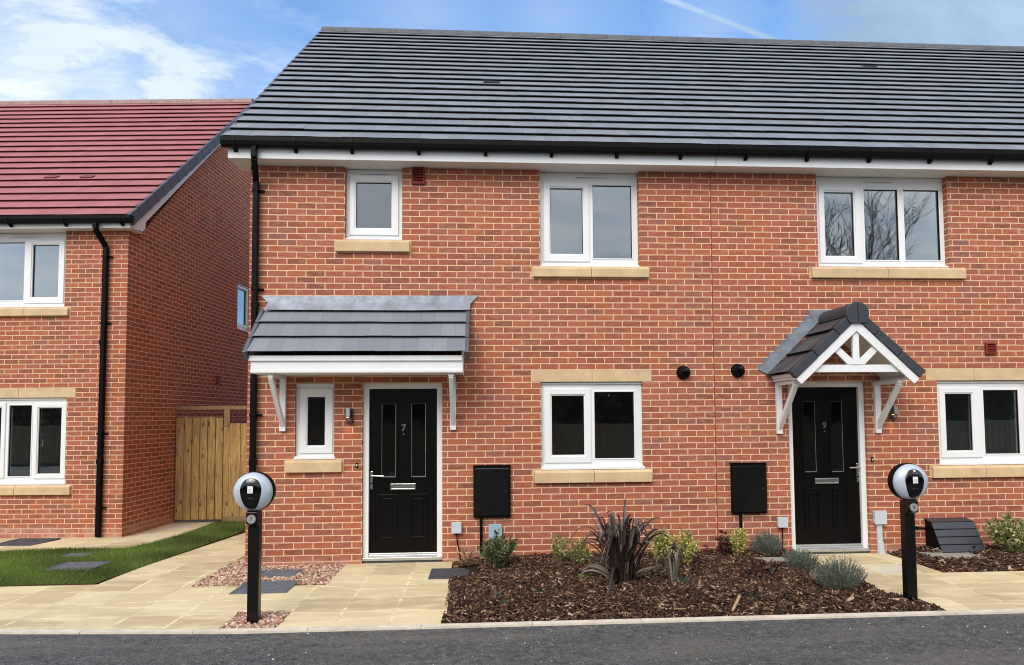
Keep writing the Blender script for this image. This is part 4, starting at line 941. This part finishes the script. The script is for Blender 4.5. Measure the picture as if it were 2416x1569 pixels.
# ------------------------------------------------------------------ charging posts
def charger(x, y, num, label):
    c = tag(empty('charging_post', (x,y,0)), label, 'car charger', 'electric car charging posts beside the road')
    m = MB(); m.box(-.047,.047,-.03,.05,-.2,.93); m.build('post', M['black_metal'], c, bevel=.006)
    m = MB(); m.prism([(-.03,.80),(-.075,.83),(-.085,.86),(-.085,.93),(-.03,.95)], -.047, .047); m.build('cable_holder', M['black_metal'], c, bevel=.006)
    z = 1.098
    m = MB(); m.lathe([(.15,.045),(.164,.035),(.17,.0),(.17,-.03),(.166,-.046)], (0,0,z), n=64); m.build('charger_body', M['black_pl'], c, True)
    prof = [(.0,-.122),(.05,-.12),(.09,-.114),(.125,-.1),(.148,-.082),(.159,-.066),(.163,-.052),(.163,-.04)]
    m = MB(); m.lathe(prof, (0,0,z), n=64); fc = m.build('front_cover', M['silver'], c, True)
    # black egg-shaped insert following the cover's bulge
    def yo(r):
        for (r0,o0),(r1,o1) in zip(prof,prof[1:]):
            if r0<=r<=r1: return o0+(o1-o0)*(r-r0)/(r1-r0+1e-9)
        return -.06
    def outline(k):
        t = 2*math.pi*k/48; s_, c_ = math.sin(t), math.cos(t)
        zz = .107*c_ if c_>0 else .158*c_
        ww = .088*(abs(s_)**.85 if c_>0 else abs(s_)**.72*(1-.2*abs(c_)))
        return math.copysign(ww,s_), zz+.012
    m = MB(); rings = []
    for q in (0,.35,.7,.94,1.0,1.0):
        ring = []
        for k in range(48):
            a, b = outline(k); a, b = a*q, .012*(1-q)+b*q
            ring.append(m.pt((a, yo(math.hypot(a,b))-(.004 if len(rings)<4 else (.002 if len(rings)==4 else -.004)), z+b)))
        rings.append(ring)
    for A, B in zip(rings, rings[1:]):
        for k in range(48): m.f.append([A[k],A[(k+1)%48],B[(k+1)%48],B[k]])
    m.build('display_panel', M['gloss_black'], c, True)
    m = MB(); m.lathe([(.004,-.124),(.006,-.112)], (0,0,z+.105), n=14, sx=1.5); led = NT('white_led'); led.p(Emission_Color=(1,1,1,1)); led.b.inputs['Emission Strength'].default_value = .5; m.build('indicator', led.m, c)
    m = MB(); m.box(-.028,.028,-.125,-.119,z+.083,z+.089); m.build('maker_mark', simple('mark', srgb(120,122,126), .5), c)
    m = MB(); m.box(-.022,.022,-.1285,-.1235,z-.005,z+.053); lb = m.build('sticker', simple('sticker', srgb(232,234,236), .5, var=.01), c)
    m = MB(); [m.box(-.014,.014-.006*(k%2),-.1292,-.1286,z+.004+k*.008,z+.007+k*.008) for k in range(4)]; m.build('sticker_print', simple('print', srgb(150,152,156), .6), lb)
    m = MB(); m.tube([(-.03,-.119,z-.058),(-.012,-.123,z-.05),(.01,-.123,z-.05),(.03,-.119,z-.06),(.042,-.112,z-.085)], .0022, 6); m.build('socket_rim_highlight', simple('rim_highlight', srgb(44,46,48), .35), c, True)  # lighter grey arc standing in for the highlight on the socket recess edge
    m = MB(); m.lathe([(.037,-.094),(.037,-.086)], (0,0,.873), n=32); pl = m.build('number_plate', M['plate'], c, True)
    text_mesh('plate_number', num, .042, M['black_pl'], (0,-.0945,.874), pl, .0008)
charger(-1.955, -2.24, '7', 'black charging post with a silver round head and number 7 disc')
charger(3.872, -2.17, '9', 'black charging post with a silver round head and number 9 disc')

# ------------------------------------------------------------------ covers, stones, box
def cover(x0, x1, y0, y1, z, mat, label, rot=0, name='drain_cover', lid=True):
    c = tag(empty(name, ((x0+x1)/2,(y0+y1)/2,z), rot), label, 'drain cover'); w_, h_ = (x1-x0)/2, (y1-y0)/2
    m = MB(); m.plate(-w_, w_, -h_, h_, [(-w_+.035,w_-.035,-h_+.035,h_-.035)], .006, -.08, lambda a,b,d_: (a,b,d_)); m.build('cover_frame', mat, c, bevel=.003)
    m = MB(); m.box(-w_+.038, w_-.038, -h_+.038, h_-.038, -.08, .003); m.build('cover_lid', mat, c, bevel=.003)
cover(-2.5, -1.95, -1.3, -.8, .004, M['cover'], 'grey drain cover in the paving behind the left charging post')
cover(-2.5, -2.06, -.62, -.24, .0, M['cover'], 'grey drain cover half buried in pea gravel by the wall')
cover(-.6, -.03, -.86, -.38, .004, M['cover_dark'], 'dark grey drain cover at the edge of the number 7 path')
cover(-5.03, -4.48, -.05, .38, gz(0,.2)+.012, M['cover'], 'larger grey drain cover in the lawn', -.05)
cover(-5.4, -5.06, .86, 1.08, gz(0,1)+.012, M['cover'], 'smaller grey drain cover in the lawn, farther from the road', -.05)
cover(-7.05, -6.42, 2.0, 2.62, gz(0,2.3)+.006, M['cover_dark'], 'dark drain cover in the paving at the wall of the red roofed house', -.07)
cover(5.22, 5.8, -.64, -.24, .05, M['concrete'], 'pale concrete cover in the bark in front of the black slatted box', .03, 'chamber_cover')
cover(3.11, 3.52, -.76, -.36, .05, M['concrete'], 'pale concrete cover between the lavender bushes', 0, 'chamber_cover')
cover(1.15, 1.45, -.86, -.42, .045, M['concrete'], 'pale concrete cover behind the dark strappy flax plant', 0, 'chamber_cover')

bx = tag(empty('slatted_box', (5.74,0,0), 0), 'black plastic box with a sloping slatted front below the far right window', 'box')
m = MB(); m.prism([(-.003,0),(-.32,0),(-.32,.06),(-.13,.385),(-.003,.41)], -.27, -.255); m.prism([(-.003,0),(-.32,0),(-.32,.06),(-.13,.385),(-.003,.41)], .255, .27); m.box(-.255,.255,-.015,-.003,0,.4); m.build('box_side', M['black_pl'], bx, bevel=.004)
m = MB()
for k in range(4):
    a, b = k/4, (k+1)/4; y0_, z0_ = -.322+.19*a, .055+.335*a; y1_, z1_ = -.322+.19*b, .055+.335*b
    m.bar((-.275,(y0_+y1_)/2,(z0_+z1_)/2),(.275,(y0_+y1_)/2,(z0_+z1_)/2),.018,.089,up=(0,.19,.335))
m.box(-.265,.265,-.33,-.3,.01,.05); m.build('slats', simple('slat', srgb(58,62,70), .5, .4, var=.08), bx, bevel=.006)
m = MB(); m.prism([(-.14,.388),(-.003,.412),(-.003,.424),(-.15,.398)], -.285, .26); m.build('box_lid', simple('boxlid', srgb(52,54,60), .5), bx, bevel=.004)
m = MB(); m.tube([(-.26,-.08,.3),(-.44,-.09,.315)], .014, 8); m.lathe([(.022,-.02),(.022,.03)], (-.44,-.09,.315), n=14); m.build('pipe_stub', M['black_pl'], bx, True)
m = MB(); m.lathe([(.013,-.006),(.013,.004)], (.12,-.325,.12), n=14); m.build('lock', M['black_metal'], bx)
cb = MB(); cb.tube([(5.44+.06*math.cos(t),-.28+.05*math.sin(t),.075+.03*math.sin(2*t)) for t in np.linspace(0,7.5,26)], .005, 6)
tag(cb.build('cord', simple('cord', srgb(150,152,140), .6), smooth=True), 'thin pale loop of cord lying beside the black slatted box', 'cord')
st = MB(); st.tube([(2.13,-2.39,.035),(2.2,-2.3,.075),(2.26,-2.22,.115)], [.011,.014,.012], 8)
tag(st.build('wood_stick', M['stick'], smooth=True), 'pale stick leaning in the bark near the kerb', 'stick')

# ------------------------------------------------------------------ plants
def leaf_cloud(P, D, L, Wd, cols, name, mat, parent, fold=.25):
    """one 4-triangle folded leaf per point; P base, D direction (unit), L length, Wd width"""
    n = len(P); up = NP.normal(0,1,(n,3)); s = np.cross(D, up); s /= np.linalg.norm(s,axis=1,keepdims=True)+1e-9; u = np.cross(s, D)
    v = np.zeros((n,5,3)); L = L[:,None]; Wd = Wd[:,None]
    v[:,0] = P; v[:,1] = P+D*L*.45+s*Wd/2+u*Wd*fold; v[:,2] = P+D*L-u*L*.12; v[:,3] = P+D*L*.45-s*Wd/2+u*Wd*fold; v[:,4] = P+D*L*.5
    f = np.array([[0,1,4],[1,2,4],[2,3,4],[3,0,4]]); F = (f[None]+(np.arange(n)*5)[:,None,None]).ravel()
    return raw_mesh(name, v.reshape(-1,3), F, 3, mat, np.repeat(cols,5,0), parent=parent)
def unit(a): return a/np.linalg.norm(a,axis=1,keepdims=True)
def pick(pal, n, pr=None):
    pal = np.array([srgb(*q)[:3] for q in pal]); return pal[NP.choice(len(pal),n,p=pr)]*NP.uniform(.75,1.15,(n,1))
def stems(parent, paths, rad, mat=None):
    m = MB()
    for p in paths: m.tube(p, [rad*(1-.5*k/(len(p)-1)) for k in range(len(p))], 5, False)
    return m.build('stem', mat or M['stem'], parent, smooth=True, recalc=False)
def shrub(name, x, y, w_, h_, label, pal, pr, nst, nleaf, ll, lw, z0=.04, cat='shrub', upright=.55, group=None, tilt=(0,0)):
    c = tag(empty(name, (x,y,z0-.02)), label, cat, group); paths=[]; P=[];D=[]
    for k in range(int(nst*1.2)+1):
        a = NP.uniform(0,6.28); r = NP.uniform(0,1)**.6; hh = h_*NP.uniform(.45,1)*(1-.25*r); e = np.array([math.cos(a)*r*w_/2, math.sin(a)*r*w_/2*.8, hh])+np.array([tilt[0],tilt[1],0])*hh
        b = np.array([math.cos(a),math.sin(a),0])*.03*NP.random(); mid = b+(e-b)*.5+np.array([0,0,.06*h_])+NP.normal(0,.012,3)
        pts = [b,b+(mid-b)*.5+NP.normal(0,.006,3),mid,mid+(e-mid)*.5+NP.normal(0,.01,3),e]; paths.append([tuple(q) for q in pts])
        for j in range(int(nleaf*1.7)):
            t = (NP.random()**.7)*.86+.14; i = min(3,int(t*4)); q = pts[i]+(pts[i+1]-pts[i])*(t*4-i)
            P.append(q+NP.normal(0,.008,3)); dd = unit((pts[i+1]-pts[i])[None])[0]*upright+unit(NP.normal(0,1,(1,3)))[0]; D.append(dd)
    stems(c, paths, .0045)
    P=np.array(P);D=unit(np.array(D)); n=len(P)
    leaf_cloud(P,D,ll*1.12*NP.uniform(.6,1.25,n),lw*1.2*NP.uniform(.6,1.25,n),pick(pal,n,pr),'leaves',M['leaf'],c)
    return c
YV = [(220,214,132),(204,200,110),(160,166,80),(116,134,64),(232,226,160)]
GV = [(176,182,104),(206,204,140),(126,144,74),(150,166,86),(96,116,60)]
GRN = [(92,112,70),(116,134,88),(74,96,60),(140,150,104),(124,88,64)]
shrub('shrub', .17, -.6, .46, .46, 'leafy green shrub in front of the blue grey box', GRN, [.3,.25,.2,.17,.08], 26, 17, .05, .026)
shrub('shrub', .87, -.43, .25, .45, 'thin pale green shrub against the wall below the middle window, on the left', GV, None, 9, 24, .032, .014, upright=.9)
shrub('shrub', 1.07, -.56, .34, .38, 'thin pale green shrub behind the flax plant, on its left', GV, None, 14, 20, .032, .015, upright=.8)
shrub('seedling', 1.05, -1.2, .16, .09, 'tiny bright green plant in the bark left of the flax plant', [(112,140,66),(140,164,86)], None, 8, 9, .035, .018, cat='plant')
shrub('variegated_shrub', 2.04, -.45, .32, .47, 'yellow variegated shrub right behind the flax plant', YV, [.3,.25,.2,.15,.1], 16, 26, .036, .018)
shrub('variegated_shrub', 2.22, -.74, .36, .52, 'taller yellow variegated shrub left of the movement joint', YV, [.3,.25,.2,.15,.1], 20, 28, .036, .018)
shrub('variegated_shrub', 2.97, -.3, .27, .41, 'narrow yellow variegated shrub below the second meter cabinet', YV, [.33,.27,.17,.1,.13], 14, 26, .036, .018, upright=.9)
shrub('variegated_shrub', 6.2, -.45, .5, .55, 'large cream and green variegated shrub right of the black slatted box', [(168,170,110),(206,200,140),(116,128,64),(84,102,50),(224,218,170)], [.25,.22,.23,.18,.12], 70, 24, .042, .02)
RED = [(96,48,44),(120,62,52),(74,40,40),(88,74,58),(60,34,36)]
shrub('red_shrub', 2.87, -.2, .2, .33, 'thin shrub with dark red leaves below the second meter cabinet', RED, None, 6, 8, .075, .03, cat='shrub', upright=.8)
shrub('red_shrub', 2.7, -.09, .16, .15, 'tiny red leaved twig at the foot of the movement joint', RED, None, 3, 4, .05, .016, upright=.8)
shrub('red_shrub', 2.85, -1.28, .42, .19, 'low dark red foliage in the middle of the bark bed', [(70,38,38),(92,50,46),(58,44,40),(110,64,56),(60,66,60)], None, 14, 7, .06, .03, cat='plant')
shrub('red_shrub', 2.05, -.95, .2, .4, 'sparse dark stemmed plant just right of the flax plant', RED, None, 6, 6, .06, .024)
def rosette(name, x, y, n, L, Wd, label, pal, el=(10,65), z0=.04, stalk=None, cat='plant'):
    c = tag(empty(name, (x,y,z0)), label, cat)
    a = NP.uniform(0,6.28,n); e = np.radians(NP.uniform(el[0],el[1],n)); D = np.stack([np.cos(a)*np.cos(e),np.sin(a)*np.cos(e),np.sin(e)],1)
    leaf_cloud(np.zeros((n,3))+D*.02, D, L*NP.uniform(.6,1.15,n), Wd*NP.uniform(.7,1.15,n), pick(pal,n), 'leaves', M['leaf'], c)
    if stalk: stems(c, stalk, .007, simple('red_stem', srgb(140,84,66), .7))
    return c
DK = [(62,92,70),(74,108,84),(52,80,64),(92,118,94)]
rosette('broadleaf_plant', .1, -1.98, 11, .14, .05, 'small dark leaved plant with a reddish stalk near the left edge of the bark', DK, (-8,50), stalk=[[(0,0,0),(-.01,.01,.1),(-.07,.02,.2)],[(0,0,0),(.02,0,.08),(.08,0,.12)]])
rosette('broadleaf_plant', .55, -1.66, 10, .13, .045, 'low dark leaved plant in the bark between the left edge and the flax', DK, (-5,45))
rosette('broadleaf_plant', 1.94, -1.56, 16, .13, .035, 'dark green leaved plant at the foot of the young flax', DK, (15,70))
rosette('broadleaf_plant', 2.43, -2.0, 9, .15, .05, 'dark green plant with drooping leaves above the pale stick', DK, (-10,45))
# strap-leaved plants
def flax(name, x, y, n, H, Wd, label, pal, z0=.05, reach=.5, low=.25, base=.1):
    c = tag(empty(name, (x,y,z0-.02)), label, 'plant'); V=[];F=[];C=[];k=0; pl = np.array([srgb(*q)[:3] for q in pal]); sg = 14
    for i in range(n):
        a = 2.399*i+NP.normal(0,.35); lo = NP.random()<low
        h = H*(NP.uniform(.18,.5) if lo else NP.uniform(.72,1.05)); r2 = reach*(NP.uniform(.7,1.25) if lo else NP.uniform(.25,1.0)); z2 = h*(NP.uniform(-.05,.35) if lo else NP.uniform(.3,1.02))
        if not lo and NP.random()<.35: z2 = h*NP.uniform(.85,1.15); r2 *= .6
        d2 = np.array([math.cos(a),math.sin(a),0]); p0 = d2*NP.uniform(0,base); p3 = d2*r2+np.array([0,0,max(z2,-.02)])
        p1 = p0+d2*r2*NP.uniform(.1,.3)+np.array([0,0,h*.62]); p2 = d2*r2*NP.uniform(.5,.85)+np.array([0,0,max(h*1.25-.1*z2, z2)])
        w0 = Wd*NP.uniform(.7,1.15); tw = NP.normal(0,.7); cc = pl[-1]*NP.uniform(.8,1.1) if (lo and NP.random()<.5) else pl[NP.integers(len(pl))]*NP.uniform(.7,1.2)
        side = np.array([-math.sin(a),math.cos(a),0]); bend = NP.normal(0,.05)
        for q in range(sg+1):
            t = q/sg; p = (1-t)**3*p0+3*t*(1-t)**2*p1+3*t*t*(1-t)*p2+t**3*p3+side*bend*t*t
            dh = 3*(1-t)**2*(p1-p0)+6*t*(1-t)*(p2-p1)+3*t*t*(p3-p2); dh = dh/(np.linalg.norm(dh)+1e-9); nn = np.cross(side,dh); r = tw*t*t
            sd_ = side*math.cos(r)+nn*math.sin(r); nn = np.cross(sd_,dh)
            ww = w0*(.6+.4*t/.3 if t<.3 else (1-((t-.3)/.7)**2.0)**.8)+.0006
            V += [p-sd_*ww/2+nn*ww*.2, p-nn*ww*.06, p+sd_*ww/2+nn*ww*.2]; C += [cc*1.1,cc*.85,cc*1.1]
            if q<sg:
                e = k+q*3; F += [[e,e+1,e+4,e+3],[e+1,e+2,e+5,e+4]]
        k += (sg+1)*3
    raw_mesh('leaves', np.array(V), np.array(F).ravel(), 4, M['strap'], np.array(C), True, c); return c
flax('flax_plant', 1.36, -1.4, 98, .70, .046, 'big dark purple strappy flax plant in the bark bed', [(60,50,47),(76,64,59),(50,43,42),(96,84,78),(68,57,53),(150,138,126)], reach=.6, low=.16, base=.11)
flax('flax_plant', 1.87, -1.48, 12, .4, .026, 'young grey green strappy plant right of the big flax plant', [(134,132,118),(108,108,94),(156,152,138)], reach=.3, low=.25, base=.04)
flax('dry_grass', -.2, -.16, 12, .2, .022, 'dry straw coloured leaves beside the thin black cable', [(168,132,92),(146,110,74),(180,150,110)], z0=.03, reach=.2, low=.4, base=.04)
# lavender
def lavender(x, y, w_, h_, n, label, z0=.05, spikes=0):
    c = tag(empty('lavender_bush', (x,y,z0-.02)), label, 'lavender', 'lavender bushes beside the number 9 path'); P=[];D=[];paths=[]
    for k in range(n):
        a = NP.uniform(0,6.28); r = NP.uniform(0,1)**.55; top = np.array([math.cos(a)*r*w_/2,math.sin(a)*r*w_/2,h_*(1-.42*r*r)*NP.uniform(.72,1.08)]); b = top*np.array([.35,.35,0])
        mid = b*.5+top*.5+np.array([0,0,-.02*r]); pts = [b,mid,top]; paths.append([tuple(q) for q in pts]); d_ = unit((top-mid)[None])[0]
        for j in range(20):
            t = j/20*.85+.15; q = b+(mid-b)*2*t if t<.5 else mid+(top-mid)*(2*t-1); P.append(q); D.append(d_*1.35+unit(NP.normal(0,1,(1,3)))[0]*.9)
    P=np.array(P);D=unit(np.array(D)); m_=len(P)
    leaf_cloud(P,D,NP.uniform(.02,.04,m_),NP.uniform(.004,.0065,m_),pick([(124,136,124),(142,154,142),(104,118,106),(162,170,160),(86,104,90)],m_),'leaves',M['leaf'],c)
    stems(c, paths, .0028, simple('grey_stem', srgb(96,100,84), .8))
    if spikes:
        sp = []
        for k in range(spikes):
            a = NP.uniform(0,6.28); r = NP.uniform(0,.6)*w_/2; sp.append([(math.cos(a)*r*.4,math.sin(a)*r*.4,h_*.6),(math.cos(a)*r,math.sin(a)*r,h_*1.0),(math.cos(a)*r*1.2,math.sin(a)*r*1.2,h_*1.32)])
        m = MB(); [m.tube(p, .0014, 4, False) for p in sp]; m.build('flower_stalk', simple('straw', srgb(150,132,104), .8), c)
lavender(3.36, -.19, .42, .31, 190, 'grey green lavender bush nearest the wall')
lavender(3.42, -.98, .42, .24, 170, 'grey green lavender bush in the middle of the row of three')
lavender(3.4, -1.8, .54, .31, 260, 'largest grey green lavender bush nearest the road', spikes=14)

# ------------------------------------------------------------------ across the road (seen in the window reflections)
BF = -14.2
fe = tag(empty('timber_fence', (3,BF,-.1)), 'timber fence across the road, reflected in the ground floor windows', 'fence')
m = MB(); x = -32
while x < 42: m.box(x, x+.095, -.02-(.012 if int(x*10)%2 else 0), 0-(.012 if int(x*10)%2 else 0), .0, 1.52); x += .1
m.build('fence_boards', M['fence_wood'], fe, recalc=False)
m = MB(); m.box(-32,42,-.03,.03,1.52,1.57); m.build('fence_rail', simple('fencecap', srgb(150,140,124), .8), fe)
m = MB(); [m.box(xx-.05,xx+.05,.0,.09,-.1,1.58) for xx in np.arange(-32,42,1.83)]; m.build('fence_post', M['post_wood'], fe, recalc=False)
n = 60000; x = NP.uniform(-32,45,n); y = BF-1.2-NP.uniform(0,3.2,n)
hh = 3.3+.7*np.sin(x*.9)+.5*np.sin(x*2.3+1)+.4*np.sin(x*5.1); z = NP.uniform(0,1,n)**.7*hh
P = np.stack([x,y,z],1); D = unit(NP.normal(0,1,(n,3))+[0,0,.5])
hd = leaf_cloud(P,D,NP.uniform(.3,.65,n),NP.uniform(.2,.42,n),pick([(40,50,34),(52,60,40),(34,42,30),(60,58,44)],n),'hedge',M['hedge'],None)
tag(hd, 'dark overgrown hedge behind the fence across the road', 'hedge', kind='stuff')
def bare_tree(x, y, h_, seed, label):
    rr = random.Random(seed); c = tag(empty('bare_tree', (x,y,-.1)), label, 'tree', 'bare trees across the road'); m = MB(); mt = MB()
    def grow(p, d_, l, r, lev):
        pts=[p]; q=p; dd=d_
        nseg = 4 if lev<2 else 3
        for k in range(nseg):
            dd = (dd+Vector((rr.gauss(0,.16),rr.gauss(0,.16),rr.gauss(.05,.1)))).normalized(); q = q+dd*l/nseg; pts.append(q)
        rads = [r*(1-.55*k/nseg) for k in range(nseg+1)]
        (mt if lev==0 else m).tube([tuple(a) for a in pts], rads, 7 if lev<2 else (4 if lev<3 else 3), False)
        if lev >= 4: return
        nb = (6,6,6,5)[lev]
        for k in range(nb):
            t = .35+.65*(k+rr.random())/nb; i = min(nseg-1,int(t*nseg)); s_ = pts[i].lerp(pts[i+1], t*nseg-i)
            a = rr.uniform(0,6.28); side = Vector((math.cos(a),math.sin(a),rr.uniform(.15,.9)))
            nd = (dd*.75+side*.75).normalized(); grow(s_, nd, l*rr.uniform(.5,.72), max(.011,rads[i]*rr.uniform(.42,.6)), lev+1)
        grow(pts[-1], dd, l*.62, rads[-1], lev+1)
    grow(Vector((0,0,0)), Vector((0,0,1)), h_*.42, h_*.016, 0)
    mt.build('trunk', M['bark'], c, recalc=False, smooth=True); m.build('branches', M['bark'], c, recalc=False, smooth=True)
for k, (x, y, h_, lab) in enumerate(((7.1,-21,10.0,'bare winter tree reflected at the edge of the middle upper window'),(14.9,-20,13.6,'tall bare winter tree reflected in the narrow upper right pane'),(19.6,-24,9.6,'bare winter tree reflected low in the centre of the upper right window'),(22.0,-23,8.9,'small bare winter tree reflected low in the far right upper pane'))):
    bare_tree(x, y, h_, 40+k, lab)
for o in S.objects:
    if '_done' in o: del o['_done']
